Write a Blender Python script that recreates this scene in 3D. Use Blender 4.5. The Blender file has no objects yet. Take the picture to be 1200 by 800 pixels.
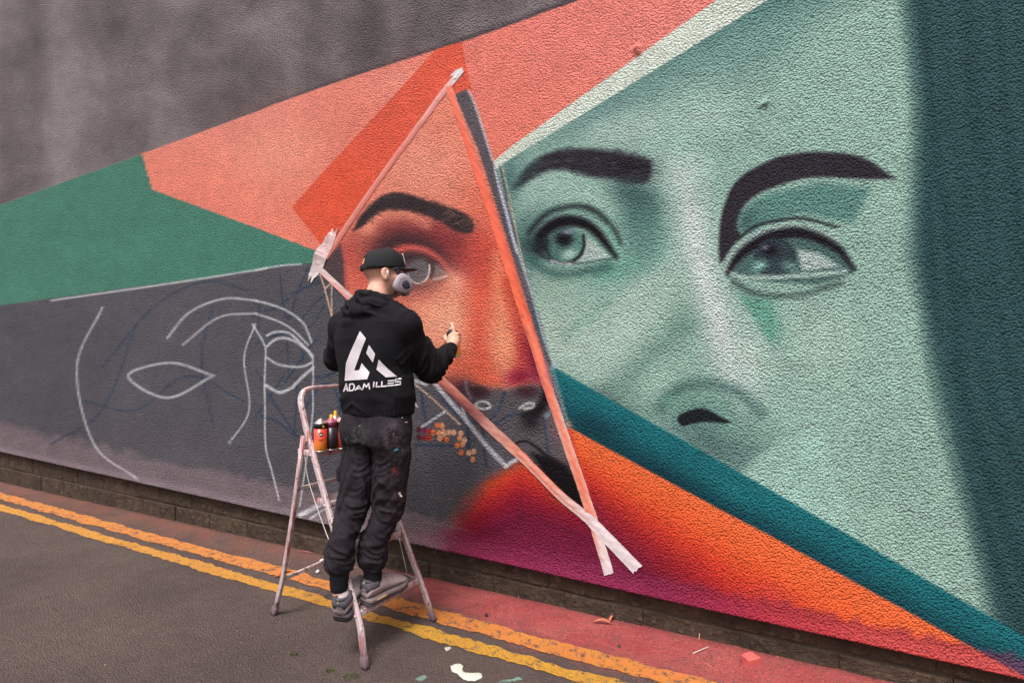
import bpy, bmesh, math, random
import numpy as np
from mathutils import Vector, Matrix, geometry
from mathutils.bvhtree import BVHTree

sc = bpy.context.scene
col = sc.collection
random.seed(3)

# ---------------------------------------------------------------- camera
CAM_H, FPX, HOR = 1.45, 600.0, 410.0        # eye height, focal length and horizon in photo pixels (1200 wide)
cam_d = bpy.data.cameras.new('camera'); cam = bpy.data.objects.new('camera', cam_d); col.objects.link(cam)
cam.location = (0, 0, CAM_H); cam.rotation_euler = (math.pi/2, 0, 0)
cam_d.sensor_width = 36; cam_d.lens = 36*FPX/1200; cam_d.shift_y = (HOR-400)/1200
cam_d.clip_start = .05; cam_d.clip_end = 500
sc.camera = cam
# ---------------------------------------------------------------- overcast daylight
SUN_EL, SUN_AZ = math.radians(63), math.radians(-158)      # azimuth from +Y towards +X: behind the camera's left shoulder
world = bpy.data.worlds.new('World'); sc.world = world; world.use_nodes = True
wt = world.node_tree; wt.nodes.clear()
sky = wt.nodes.new('ShaderNodeTexSky'); sky.sky_type = 'NISHITA'; sky.sun_disc = False
sky.sun_elevation = SUN_EL; sky.sun_rotation = SUN_AZ; sky.dust_density = 6; sky.air_density = 1.2
hs = wt.nodes.new('ShaderNodeHueSaturation'); hs.inputs['Saturation'].default_value = .22
bg = wt.nodes.new('ShaderNodeBackground'); bg.inputs[1].default_value = .095
wo = wt.nodes.new('ShaderNodeOutputWorld')
wt.links.new(sky.outputs[0], hs.inputs['Color']); wt.links.new(hs.outputs[0], bg.inputs[0]); wt.links.new(bg.outputs[0], wo.inputs[0])
sun_d = bpy.data.lights.new('sun', 'SUN'); sun_d.energy = 1.5; sun_d.angle = math.radians(18); sun_d.color = (1, .985, .965)
sun = bpy.data.objects.new('sun', sun_d); col.objects.link(sun)
sv = Vector((math.cos(SUN_EL)*math.sin(SUN_AZ), math.cos(SUN_EL)*math.cos(SUN_AZ), math.sin(SUN_EL)))
sun.rotation_euler = sv.to_track_quat('Z', 'Y').to_euler(); sun.location = sv*20
sc.view_settings.view_transform = 'Standard'; sc.view_settings.look = 'None'
sc.view_settings.exposure = 1.31; sc.view_settings.gamma = 1
KLIT = 1.15                                 # how bright a white wall comes out: turns seen colours into paint colours

# ---------------------------------------------------------------- helpers
def lin(c, k=KLIT):
    c = np.asarray(c, np.float64)/255
    return np.where(c <= .04045, c/12.92, ((c+.055)/1.055)**2.4)/k
def rgba(c, k=KLIT): return tuple(float(min(v, .9)) for v in lin(c, k))+(1,)
def px(x, y, Z): return Vector(((x-600)*Z/FPX, Z, CAM_H-(y-HOR)*Z/FPX))
# the wall: base line on the ground from the photo, u runs along it, d out of it towards the road
W0 = 3.021; WS = .4654; WN = math.hypot(1, WS)
DIR = Vector((1/WN, -WS/WN, 0)); NRM = Vector((-WS/WN, -1/WN, 0))
def wall(u, v, d=0.): return Vector((0, W0, 0))+DIR*u+NRM*d+Vector((0, 0, v))
def pix_wall(x, y, d=0.):
    a = (x-600)/FPX; Z = (W0-d*WN)/(1+WS*a)
    q = Vector((a*Z, Z-W0, 0)); return q.dot(DIR), CAM_H-(y-HOR)*Z/FPX
def link(name, me, mat=None, parent=None, smooth=True):
    o = bpy.data.objects.new(name, me); col.objects.link(o)
    if mat is not None and not me.materials: me.materials.append(mat)
    if parent is not None: o.parent = parent
    if smooth and len(me.polygons): me.polygons.foreach_set('use_smooth', [True]*len(me.polygons))
    return o
def mesh(vs, fs):
    me = bpy.data.meshes.new('m'); me.from_pydata([tuple(v) for v in vs], [], fs); me.update(); return me
def tag(o, label=None, cat=None, group=None, kind=None):
    if label: o['label'] = label
    if cat: o['category'] = cat
    if group: o['group'] = group
    if kind: o['kind'] = kind
    return o
def empty(name, loc, label, cat, group=None):
    o = bpy.data.objects.new(name, None); col.objects.link(o); o.location = loc; o.empty_display_size = .1
    return tag(o, label, cat, group)
def adopt(o, root):
    o.parent = root; bpy.context.view_layer.update() if False else None
    o.matrix_parent_inverse = Matrix.Translation(root.location).inverted() if root.parent is None else Matrix.Identity(4)
    return o
def bevel_mesh(me, w, seg=2):
    bm = bmesh.new(); bm.from_mesh(me)
    bmesh.ops.bevel(bm, geom=[e for e in bm.edges if len(e.link_faces) == 2 and e.calc_face_angle(0) > .6], offset=w, segments=seg, affect='EDGES', profile=.5)
    bm.to_mesh(me); bm.free(); return me
def hexa(c8):     # eight corners: bottom ring, top ring
    return mesh(c8, [(0, 3, 2, 1), (4, 5, 6, 7), (0, 1, 5, 4), (1, 2, 6, 5), (2, 3, 7, 6), (3, 0, 4, 7)])
def frame(t, up):
    t = t.normalized(); s = t.cross(up)
    if s.length < 1e-4: s = t.cross(Vector((1, 0, 0)))
    s.normalize(); return s, s.cross(t)
def sweep(path, sec, up=Vector((0, 0, 1)), caps=True, scale=None):
    path = [Vector(p) for p in path]; vs = []; fs = []; n = len(sec)
    for i, p in enumerate(path):
        t = (path[min(i+1, len(path)-1)]-path[max(i-1, 0)])
        s, u2 = frame(t, up); k = 1 if scale is None else scale[i]
        if 0 < i < len(path)-1:
            a = (path[i]-path[i-1]).normalized().dot((path[i+1]-path[i]).normalized())
            k = k/max(.75, math.sqrt(max(.1, (1+a)/2)))
        vs += [p+s*(x*k)+u2*(y*k) for x, y in sec]
    for i in range(len(path)-1):
        for j in range(n):
            fs.append((i*n+j, i*n+(j+1) % n, (i+1)*n+(j+1) % n, (i+1)*n+j))
    if caps: fs.append(tuple(range(n))[::-1]); fs.append(tuple((len(path)-1)*n+j for j in range(n)))
    return mesh(vs, fs)
def rrect(w, h, r, k=3):
    o = []
    for cx, cy, a0 in ((w/2-r, h/2-r, 0), (-w/2+r, h/2-r, 90), (-w/2+r, -h/2+r, 180), (w/2-r, -h/2+r, 270)):
        for i in range(k+1):
            a = math.radians(a0+90*i/k); o.append((cx+r*math.cos(a), cy+r*math.sin(a)))
    return o
def circ(r, n=10): return [(r*math.cos(6.2832*i/n), r*math.sin(6.2832*i/n)) for i in range(n)]
def curve3(pts, n=6):
    p = [Vector(q) for q in pts]; q = [2*p[0]-p[1]]+p+[2*p[-1]-p[-2]]; out = []
    for i in range(1, len(q)-2):
        a, b, c, d = q[i-1], q[i], q[i+1], q[i+2]
        for k in range(n):
            t = k/n; out.append(.5*((2*b)+(c-a)*t+(2*a-5*b+4*c-d)*t*t+(3*b-a-3*c+d)*t**3))
    return out+[p[-1]]
def fillet(pts, r, n=6):
    pts = [Vector(p) for p in pts]; out = [pts[0]]
    for a, b, c in zip(pts, pts[1:], pts[2:]):
        p = b+(a-b).normalized()*r; q = b+(c-b).normalized()*r
        for k in range(n+1):
            t = k/n; out.append(p*(1-t)**2+b*2*t*(1-t)+q*t*t)
    return out+[pts[-1]]
def lathe(prof, n=20, axis=None, o=Vector((0, 0, 0))):
    vs = []; fs = []
    for r, z in prof: vs += [Vector((r*math.cos(6.28319*k/n), r*math.sin(6.28319*k/n), z)) for k in range(n)]
    for i in range(len(prof)-1):
        for j in range(n): fs.append((i*n+j, i*n+(j+1) % n, (i+1)*n+(j+1) % n, (i+1)*n+j))
    fs.append(tuple(range(n))[::-1]); fs.append(tuple((len(prof)-1)*n+j for j in range(n)))
    if axis is not None:
        q = Vector((0, 0, 1)).rotation_difference(Vector(axis)); vs = [q @ v for v in vs]
    return mesh([v+o for v in vs], fs)
def setcol(me, arr, name='paint'):        # per-vertex linear colours
    a = me.color_attributes.new(name, 'FLOAT_COLOR', 'POINT')
    b = np.ones((len(me.vertices), 4), np.float32); b[:, :3] = arr; a.data.foreach_set('color', b.ravel())

# ---- node materials
class M:
    def __init__(s, name, rough=.8, spec=.3):
        s.m = bpy.data.materials.new(name); s.m.use_nodes = True; s.t = s.m.node_tree; s.n = s.t.nodes
        s.b = s.n['Principled BSDF']; s.b.inputs['Roughness'].default_value = rough; s.b.inputs['Specular IOR Level'].default_value = spec
        s.co = s.n.new('ShaderNodeTexCoord').outputs['Object']
    def set(s, k, v):
        if hasattr(v, 'is_output'): s.t.links.new(v, s.b.inputs[k])
        else: s.b.inputs[k].default_value = v
    def put(s, nd, k, v):
        if v is None: return
        if hasattr(v, 'is_output'): s.t.links.new(v, nd.inputs[k])
        else: nd.inputs[k].default_value = v
    def attr(s, name='paint'):
        a = s.n.new('ShaderNodeAttribute'); a.attribute_name = name; return a.outputs['Color']
    def noise(s, scale, detail=4, rough=.6, co=None, out='Fac', dist=0):
        a = s.n.new('ShaderNodeTexNoise'); a.inputs['Scale'].default_value = scale; a.inputs['Detail'].default_value = detail; a.inputs['Roughness'].default_value = rough; a.inputs['Distortion'].default_value = dist
        s.t.links.new(co or s.co, a.inputs['Vector']); return a.outputs[out]
    def vor(s, scale, feature='F1', out='Distance', co=None, rand=1):
        a = s.n.new('ShaderNodeTexVoronoi'); a.feature = feature; a.inputs['Scale'].default_value = scale; a.inputs['Randomness'].default_value = rand
        s.t.links.new(co or s.co, a.inputs['Vector']); return a.outputs[out]
    def map(s, scale=(1, 1, 1), loc=(0, 0, 0), rot=(0, 0, 0)):
        a = s.n.new('ShaderNodeMapping'); a.inputs['Scale'].default_value = scale; a.inputs['Location'].default_value = loc; a.inputs['Rotation'].default_value = rot
        s.t.links.new(s.co, a.inputs['Vector']); return a.outputs[0]
    def rng(s, v, a, b, c=0., d=1., smooth=False):
        r = s.n.new('ShaderNodeMapRange'); r.interpolation_type = 'SMOOTHSTEP' if smooth else 'LINEAR'
        for k, x in zip(('Value', 'From Min', 'From Max', 'To Min', 'To Max'), (v, a, b, c, d)): s.put(r, k, x)
        return r.outputs[0]
    def math(s, op, a, b=None, c=None):
        r = s.n.new('ShaderNodeMath'); r.operation = op; s.put(r, 0, a); s.put(r, 1, b); s.put(r, 2, c); return r.outputs[0]
    def mix(s, f, a, b, mode='MIX'):
        r = s.n.new('ShaderNodeMix'); r.data_type = 'RGBA'; r.blend_type = mode; r.clamp_factor = True
        for sock, v in ((r.inputs[0], f), (r.inputs[6], a), (r.inputs[7], b)):
            if hasattr(v, 'is_output'): s.t.links.new(v, sock)
            else: sock.default_value = v
        return r.outputs[2]
    def sep(s, v=None):
        r = s.n.new('ShaderNodeSeparateXYZ'); s.t.links.new(v or s.co, r.inputs[0]); return r.outputs
    def bump(s, h, strength, dist, prev=None):
        r = s.n.new('ShaderNodeBump'); r.inputs['Strength'].default_value = strength; r.inputs['Distance'].default_value = dist
        s.t.links.new(h, r.inputs['Height'])
        if prev is not None: s.t.links.new(prev, r.inputs['Normal'])
        s.t.links.new(r.outputs[0], s.b.inputs['Normal']); return r.outputs[0]
def plain(name, c, rough=.6, spec=.3, var=.12, scale=40, bump=0., k=KLIT, metal=0):
    m = M(name, rough, spec); c = np.array(rgba(c, k))
    lo = tuple(c[:3]*(1-var))+(1,); hi = tuple(np.minimum(c[:3]*(1+var), .9))+(1,)
    n = m.noise(scale, 5); m.set('Base Color', m.mix(m.rng(n, .3, .7), lo, hi)); m.set('Metallic', metal)
    if bump: m.bump(m.noise(scale*3, 4), bump, .004)
    return m.m
# ---------------------------------------------------------------- the paint on the wall
# The paint layer is brushed into a numpy canvas (colours of the paint itself) and
# stored on the wall mesh as a colour attribute, so it lies on the real wall surface.
CS, CX0, CY0, CX1, CY1 = 1.6, -200, -330, 1400, 850
CW, CH = int((CX1-CX0)*CS), int((CY1-CY0)*CS)
rng = np.random.default_rng(7)

def vnoise(w, h, cell, seed=0):
    r = np.random.default_rng(seed)
    gw, gh = int(w/cell)+3, int(h/cell)+3
    g = r.random((gh, gw)).astype(np.float32)
    x = np.arange(w, dtype=np.float32)/cell; y = np.arange(h, dtype=np.float32)/cell
    xi = x.astype(int); yi = y.astype(int)
    fx = x-xi; fy = y-yi; fx = fx*fx*(3-2*fx); fy = fy*fy*(3-2*fy)
    a = g[yi][:, xi]; b = g[yi][:, xi+1]; c = g[yi+1][:, xi]; d = g[yi+1][:, xi+1]
    return (a*(1-fx)+b*fx)*(1-fy)[:, None] + (c*(1-fx)+d*fx)*fy[:, None]

def fbm(w, h, cell, octs, seed):
    o = np.zeros((h, w), np.float32); a = 1.; t = 0
    for k in range(octs):
        o += a*vnoise(w, h, max(cell/2**k, 1.01), seed+k); t += a; a *= .55
    return o/t

def curve(pts, n=10):
    p = np.array(pts, float)
    if len(p) < 3: return p
    q = np.vstack([2*p[0]-p[1], p, 2*p[-1]-p[-2]]); out = []
    for i in range(1, len(q)-2):
        for t in np.linspace(0, 1, n, endpoint=False):
            a, b, c, d = q[i-1], q[i], q[i+1], q[i+2]
            out.append(.5*((2*b)+(c-a)*t+(2*a-5*b+4*c-d)*t*t+(3*b-a-3*c+d)*t**3))
    out.append(p[-1]); return np.array(out)

def paint_mural():
    C = np.empty((CH, CW, 3), np.float32)
    N1 = fbm(CW, CH, 90*CS, 5, 11); N2 = fbm(CW, CH, 14*CS, 4, 21); N3 = fbm(CW, CH, 3.2*CS, 2, 31)
    def box(x0, y0, x1, y1):
        i0 = max(int((x0-CX0)*CS), 0); i1 = min(int((x1-CX0)*CS)+2, CW)
        j0 = max(int((y0-CY0)*CS), 0); j1 = min(int((y1-CY0)*CS)+2, CH)
        if i1 <= i0 or j1 <= j0: return None
        X, Y = np.meshgrid((np.arange(i0, i1)+.5)/CS+CX0, (np.arange(j0, j1)+.5)/CS+CY0)
        return (slice(j0, j1), slice(i0, i1)), X.astype(np.float32), Y.astype(np.float32)
    full = box(CX0, CY0, CX1, CY1)
    def sdpoly(P, X, Y):
        P = np.array(P, np.float32); d = np.full(X.shape, 1e9, np.float32); ins = np.zeros(X.shape, bool)
        for k in range(len(P)):
            a = P[k]; b = P[(k+1) % len(P)]; e = b-a
            wx = X-a[0]; wy = Y-a[1]
            t = np.clip((wx*e[0]+wy*e[1])/(e @ e+1e-9), 0, 1)
            d = np.minimum(d, (wx-e[0]*t)**2+(wy-e[1]*t)**2)
            if a[1] != b[1]:
                c = ((a[1] > Y) != (b[1] > Y)) & (X < (b[0]-a[0])*(Y-a[1])/(b[1]-a[1])+a[0])
                ins ^= c
        return np.where(ins, -1, 1)*np.sqrt(d)
    def lay(sl, m, col, clip=None):
        if clip is not None: m = m*clip[sl]
        col = np.asarray(col, np.float32)
        if col.ndim == 1: col = col[None, None, :]
        C[sl] += (col-C[sl])*m[..., None]
    def poly(P, col, soft=1., alpha=1., clip=None, smooth=0, rough=0.):
        P = curve(list(P)+[P[0]], smooth)[:-1] if smooth else np.array(P, float)
        pad = soft*1.2+2
        b = box(P[:, 0].min()-pad, P[:, 1].min()-pad, P[:, 0].max()+pad, P[:, 1].max()+pad)
        if b is None: return
        sl, X, Y = b; sd = sdpoly(P, X, Y)
        if rough: sd = sd+(N3[sl]-.5)*2*rough
        m = np.clip(.5-sd/(2*soft), 0, 1); m = m*m*(3-2*m)*alpha
        if callable(col): col = col(X, Y)
        lay(sl, m, col, clip)
    def stroke(P, w, col, soft=.6, alpha=1., clip=None, smooth=8, chalk=0., taper=None):
        P = curve(P, smooth) if smooth else np.array(P, float)
        pad = w+soft*2+2
        b = box(P[:, 0].min()-pad, P[:, 1].min()-pad, P[:, 0].max()+pad, P[:, 1].max()+pad)
        if b is None: return
        sl, X, Y = b; d = np.full(X.shape, 1e9, np.float32); n = len(P)
        for k in range(n-1):
            a = P[k]; e = P[k+1]-a; L = e @ e+1e-9
            wx = X-a[0]; wy = Y-a[1]; t = np.clip((wx*e[0]+wy*e[1])/L, 0, 1)
            ww = w/2
            if taper is not None: ww = w/2*np.interp((k+.5)/(n-1), np.linspace(0, 1, len(taper)), taper)
            d = np.minimum(d, np.hypot(wx-e[0]*t, wy-e[1]*t)-ww)
        m = np.clip(.5-d/(2*soft), 0, 1)*alpha
        if chalk: m = m*np.clip(1-chalk*2.2*np.clip(N3[sl]-.38, 0, 1)-chalk*.8*np.clip(N2[sl]-.45, 0, 1), 0, 1)
        lay(sl, m, col, clip)
    def blob(cx, cy, rx, ry, rot, col, alpha=1., clip=None, p=2.):
        R = max(rx, ry)*2.3; b = box(cx-R, cy-R, cx+R, cy+R)
        if b is None: return
        sl, X, Y = b; c, s = math.cos(math.radians(rot)), math.sin(math.radians(rot))
        u = ((X-cx)*c+(Y-cy)*s)/rx; v = (-(X-cx)*s+(Y-cy)*c)/ry
        lay(sl, alpha*np.exp(-(u*u+v*v)**(p/2)*1.1), col, clip)
    def mask(P, soft=.8):
        sl, X, Y = full; return np.clip(.5-sdpoly(P, X, Y)/(2*soft), 0, 1)
    def ramp(t, stops):
        xs = [s[0] for s in stops]
        return np.stack([np.interp(t, xs, [s[1][k] for s in stops]) for k in range(3)], -1).astype(np.float32)
    sl, X, Y = full

    # bare render, grey brown with damp streaks
    st = fbm(CW, CH, 40*CS, 4, 51); st2 = vnoise(CW, 8, 30*CS, 5)[:1]
    t = np.clip(.5+(N1-.5)*1.6+(st-.5)*.8+(st2-.5)*.5, 0, 1)
    C[:] = ramp(t, [(0, (88, 78, 81)), (.5, (112, 101, 103)), (1, (136, 124, 125))])
    # coral field
    edge = [(-200, 312), (0, 240), (200, 168), (300, 131), (325, 121), (407, 92), (510, 59), (540, 50), (600, 29), (640, 14), (680, 0), (760, -30), (1400, -290)]
    # brushy darker line along the top edge
    stroke([(x, y-1) for x, y in edge[3:]], 7, (72, 60, 66), 2.5, .75, smooth=0, taper=[.2, .5, 1, 1.2, 1, 1, 1])
    def coral(X, Y):
        t = np.clip((X-300)/500, 0, 1)
        a = ramp(t, [(0, (228, 142, 128)), (.45, (229, 124, 110)), (1, (231, 132, 122))])
        g = np.clip((Y-60)/160, 0, 1)[..., None]
        return a*(1-g*.55)+np.array((232, 122, 98), np.float32)*g*.55
    poly(edge+[(1400, 300), (580, 200), (560, 320), (400, 345), (300, 330), (-200, 330)], coral, .7, rough=.8)
    blob(330, 180, 60, 50, 0, (236, 160, 138), .5); blob(470, 95, 40, 22, -20, (236, 158, 138), .45)
    # orange red band
    poly([(511, 58), (541, 49), (546, 76), (553, 108), (540, 120), (420, 330), (377, 288), (342, 243), (380, 200), (450, 125)], (222, 92, 70), .8)
    blob(395, 235, 50, 60, 30, (230, 86, 54), .6, mask([(511, 58), (541, 49), (553, 108), (540, 120), (420, 330), (377, 288), (342, 243)]))
    # small green wedge and dark grey ground coat
    poly([(-200, 312), (0, 240), (166, 180.5), (178, 222), (300, 267), (376, 296), (360, 320), (-200, 420)], (72, 124, 107), .8, rough=.6)
    poly([(-200, 385), (300, 317), (330, 311), (368, 308), (395, 320), (560, 430), (690, 600), (600, 700), (-200, 700)], (82, 79, 85), .9)
    b = box(-200, 300, 700, 720)
    s2 = b[0]; m = mask([(-200, 385), (300, 317), (368, 308), (690, 600), (600, 760), (-200, 760)])
    lay(s2, .55*np.clip((N1[s2]-.4)*2, 0, 1), (96, 92, 98), m)
    # dusty mauve foot of the wall
    def foot(x): return 594+(x-300)*.2183
    def footband(h0, col, alpha, x0, x1, sx=40):
        bb = box(x0-80, 400, x1+80, 850); s3, X3, Y3 = bb
        hgt = foot(X3)-Y3+(N2[s3]-.5)*22
        mm = np.clip((h0-hgt)/9, 0, 1)*np.clip((X3-x0)/sx+.5, 0, 1)*np.clip((x1-X3)/sx+.5, 0, 1)
        lay(s3, mm*alpha, col)
    footband(36, (122, 106, 112), .85, -300, 560)

    # ---------------- green face
    G = mask([(578, 192), (600, 182), (900, 0), (1400, -300), (1400, 900), (900, 600), (668, 500), (648, 432), (612, 300), (592, 232)])
    C += (np.array((146, 182, 168), np.float32)-C)*G[..., None]
    # forehead, darker against the stripe
    dst = ((X-600)*.5245+(Y-184)*.8514)      # distance below the stripe edge
    f = np.clip(1-dst/70, 0, 1)*np.clip((X-480)/200, 0.3, 1)
    C += (np.array((86, 130, 126), np.float32)-C)*(G*f*.9*(np.clip((Y-20)/-200+1, 0, 1)))[..., None]
    blob(880, 60, 70, 40, -20, (118, 158, 150), .7, G); blob(700, 135, 60, 16, -28, (98, 140, 136), .5, G)
    blob(735, 150, 60, 22, -8, (168, 194, 184), .75, G); blob(830, 130, 55, 30, 0, (160, 190, 178), .7, G)
    blob(800, 190, 40, 40, 0, (152, 190, 174), .8, G); blob(595, 215, 16, 40, 10, (72, 112, 110), .7, G)
    # cheek and nose planes
    blob(650, 390, 45, 42, 0, (168, 192, 176), .9, G); blob(640, 340, 26, 22, 0, (152, 182, 164), .8, G)
    blob(640, 250, 40, 22, -20, (142, 178, 165), .8, G)
    blob(755, 300, 28, 55, 8, (104, 150, 140), .85, G); blob(750, 245, 26, 26, 0, (84, 122, 118), .85, G)
    blob(722, 318, 34, 14, -20, (108, 166, 148), .8, G)
    poly([(752, 330), (790, 300), (800, 400), (760, 450), (700, 455), (655, 420), (690, 372)], (170, 196, 182), 14, .75, G)
    stroke([(745, 322), (722, 345), (690, 372), (664, 392)], 10, (126, 168, 150), 8, .6, G)
    blob(745, 345, 22, 40, 45, (172, 198, 184), .5, G)
    stroke([(800, 205), (807, 240), (815, 285), (826, 330), (842, 380), (856, 430), (868, 480)], 34, (196, 208, 204), 22, .75, G)
    stroke([(812, 255), (818, 300), (834, 350), (850, 400)], 16, (212, 220, 218), 12, .6, G)
    blob(790, 370, 24, 50, -10, (150, 184, 168), .7, G); blob(795, 330, 16, 30, -10, (156, 188, 174), .5, G)
    stroke([(800, 380), (775, 405), (748, 432), (720, 455)], 26, (112, 152, 138), 16, .8, G)
    blob(712, 466, 26, 10, 28, (92, 110, 106), .6, G); blob(745, 478, 30, 14, 30, (118, 152, 140), .7, G)
    blob(775, 448, 24, 14, -30, (164, 196, 180), .9, G); blob(878, 420, 30, 40, 0, (182, 204, 194), .8, G)
    blob(830, 490, 60, 36, 18, (104, 146, 134), .85, G); blob(832, 520, 50, 22, 25, (96, 130, 126), .8, G)
    stroke([(776, 476), (790, 460), (812, 450), (840, 451), (868, 462), (892, 484)], 11, (84, 122, 116), 7, .8, G)
    stroke([(786, 480), (802, 468), (830, 464), (856, 474)], 7, (120, 166, 150), 5, .6, G)
    blob(782, 470, 9, 7, 0, (120, 172, 152), .7, G)
    blob(880, 505, 30, 22, 25, (116, 156, 144), .6, G)
    poly([(793, 491), (798, 485), (814, 479), (828, 479.5), (844, 488), (855, 493.5), (850, 496), (828, 494), (811, 496.5), (799, 499)], (48, 58, 60), 1.6, 1, G, smooth=6)
    poly([(864, 560), (870, 552), (885, 534), (905, 520), (960, 500), (1010, 640)], (152, 192, 178), 4, .95, G)
    poly([(798, 505), (880, 520), (905, 522), (870, 552), (866, 558)], (98, 132, 128), 10, .5, G)
    # left brow
    br = [(602, 220), (612, 203), (622, 192), (636, 183), (652, 176.5), (668, 174.3), (692, 174.3), (716, 177), (740, 181), (756, 186), (763, 190), (763.6, 200), (761, 210), (757, 214), (746, 216), (728, 214), (716, 210), (692, 207), (674, 202), (656, 199), (640, 201), (626, 208), (612, 218)]
    poly(br, (60, 60, 67), 4.6, .96, G, smooth=4, rough=.9)
    blob(735, 196, 34, 15, 8, (56, 54, 62), .75, G); stroke([(604, 219), (616, 203), (632, 190)], 8, (72, 102, 102), 5, .6, G)
    blob(742, 228, 32, 15, 20, (74, 106, 104), .85, G); blob(752, 262, 20, 30, 5, (92, 134, 127), .6, G)
    poly([(612, 224), (626, 212), (645, 204), (668, 208), (700, 222), (722, 250), (690, 246), (660, 238), (630, 240), (612, 262)], (152, 184, 172), 8, .75, G)
    def brow_hair(n, top, bot, cols, a, clip, lean):
        for _ in range(n):
            t = rng.random(); x = np.interp(t, [0, 1], [top[0][0], top[-1][0]]); yt = np.interp(x, [p[0] for p in top], [p[1] for p in top]); yb = np.interp(x, [p[0] for p in bot], [p[1] for p in bot])
            y = yt+(yb-yt)*rng.uniform(-.06, 1.02); L = rng.uniform(5, 11); c = cols[rng.integers(len(cols))]
            stroke([(x, y), (x+L*.6, y-L*lean*.2), (x+L, y+L*.05)], rng.uniform(.7, 1.4), c, .8, a, clip, smooth=3)
    brow_hair(120, [(608, 208), (636, 183), (668, 174), (716, 177), (758, 188)], [(608, 218), (640, 201), (692, 207), (728, 214), (758, 214)], [(40, 40, 46), (84, 88, 94), (48, 50, 56), (96, 106, 108)], .5, G, 1)
    # left eye
    blob(618, 282, 24, 36, 20, (70, 106, 103), .85, G)
    stroke([(618, 272), (630, 260), (646, 249), (662, 245), (680, 245), (696, 252), (710, 264), (722, 280), (728, 292)], 15, (110, 152, 138), 6, .6, G)
    poly([(626, 288), (636, 276), (650, 262), (668, 258), (690, 262), (706, 276), (722, 300), (700, 306), (668, 309), (640, 304)], (124, 166, 150), 3, .8, G, smooth=5)
    stroke([(620, 272), (630, 260), (644, 248.5), (660, 243.5), (678, 241.5), (695, 246), (709, 257), (720, 271), (727, 285)], 5.2, (54, 66, 68), 3.4, .97, G, taper=[1, 1.2, 1, .9, 1.2, 1.1, .9, .5])
    stroke([(712, 268), (719, 280), (726, 296)], 6, (126, 182, 162), 3, .8, G)
    poly([(682, 280), (690, 279), (708, 295), (717, 302), (700, 304.5), (684, 307), (672, 309)], (168, 186, 180), 2.4, .92, G)
    # iris
    poly([(663+21*math.cos(a), 287+20.5*math.sin(a)) for a in np.linspace(0, 6.283, 30)[:-1]], (96, 140, 128), 1.6, 1, G)
    blob(652, 298, 10, 9, 0, (76, 116, 108), .7, G); blob(667, 298, 10, 7, -15, (170, 206, 192), .9, G); blob(650, 289, 6, 6, 0, (108, 156, 142), .6, G)
    blob(661, 280, 11, 10, 0, (36, 37, 43), .97, G, 3); blob(665, 271.5, 6.5, 3.2, -12, (150, 150, 172), .8, G)
    stroke([(683.5, 276), (684.5, 288), (680, 299), (673, 305)], 3.4, (42, 50, 53), 1.4, .97, G)
    stroke([(641, 280), (640, 291), (645, 301), (652, 306.5), (662, 308.5), (673, 306)], 3, (50, 64, 65), 1.8, .9, G)
    stroke([(628, 290), (634, 276), (648, 264), (664, 259), (682, 261), (697, 270), (709, 284), (722, 301)], 13, (36, 36, 43), 3.4, .98, G, taper=[.6, .9, 1, 1.05, .9, .75, .6, .3])
    blob(634, 289, 11, 14, 20, (40, 47, 51), .92, G); blob(622, 286, 10, 12, 20, (62, 86, 86), .7, G); stroke([(628, 292), (636, 300), (645, 304)], 4, (54, 68, 70), 2.5, .8, G)
    stroke([(646, 305), (658, 308.6), (672, 309)], 2.2, (206, 204, 206), 1, .8, G)
    stroke([(670, 309), (688, 307.5), (706, 304), (719, 303)], 1.5, (74, 100, 96), 1, .8, G)
    stroke([(622, 304), (640, 318), (664, 323), (690, 318), (712, 312)], 11, (72, 114, 107), 6, .85, G)
    stroke([(630, 322), (655, 330), (690, 326)], 6, (150, 184, 166), 5, .6, G)
    # right brow and eye, running on past the nose
    poly([(1050, 210), (1010, 184), (960, 178), (920, 182), (900, 189), (886, 196), (874, 203), (860, 216), (852, 232), (846, 250), (843, 272), (842.5, 300), (845, 309), (850, 303), (858, 290), (868, 276), (864, 266), (866, 254), (873, 240), (886, 229), (905, 220), (950, 208), (1010, 210)], (62, 61, 68), 3, .97, G, smooth=4)
    poly([(866, 268), (870, 250), (884, 234), (905, 226), (960, 214), (1020, 220), (1000, 262), (940, 250), (900, 262), (880, 274)], (92, 140, 132), 6, .85, G)
    blob(875, 258, 12, 16, 30, (66, 96, 96), .6, G)
    poly([(852, 326), (872, 300), (900, 280), (940, 272), (985, 290), (1005, 318), (960, 334), (900, 330)], (80, 112, 108), 3, .9, G)
    stroke([(866, 280), (880, 268), (902, 260), (940, 256), (980, 266)], 3.4, (54, 60, 64), 1.6, .95, G)
    stroke([(848, 312), (860, 294), (876, 280), (902, 269), (940, 265), (980, 280)], 7, (150, 176, 168), 2.5, .9, G)
    stroke([(853, 320), (864, 303), (880, 289), (905, 277), (940, 273), (980, 290), (1000, 314)], 12, (46, 44, 52), 3, .97, G, taper=[.4, .8, 1, 1.1, 1, .8, .4])
    poly([(908+25*math.cos(a), 302+23*math.sin(a)) for a in np.linspace(0, 6.283, 30)[:-1]], (66, 84, 88), 2, .95, G)
    blob(902, 294, 10, 8, 0, (40, 38, 48), .95, G); blob(897, 290, 4, 3, 0, (150, 140, 170), .7, G)
    blob(890, 311, 9, 6, -20, (150, 206, 192), .9, G); blob(925, 312, 10, 6, 10, (130, 180, 168), .7, G)
    poly([(934, 292), (960, 296), (984, 312), (940, 318)], (176, 196, 190), 3, .9, G)
    stroke([(857, 321), (872, 325), (900, 325), (940, 323), (990, 318)], 5, (176, 204, 194), 2, .9, G)
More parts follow.
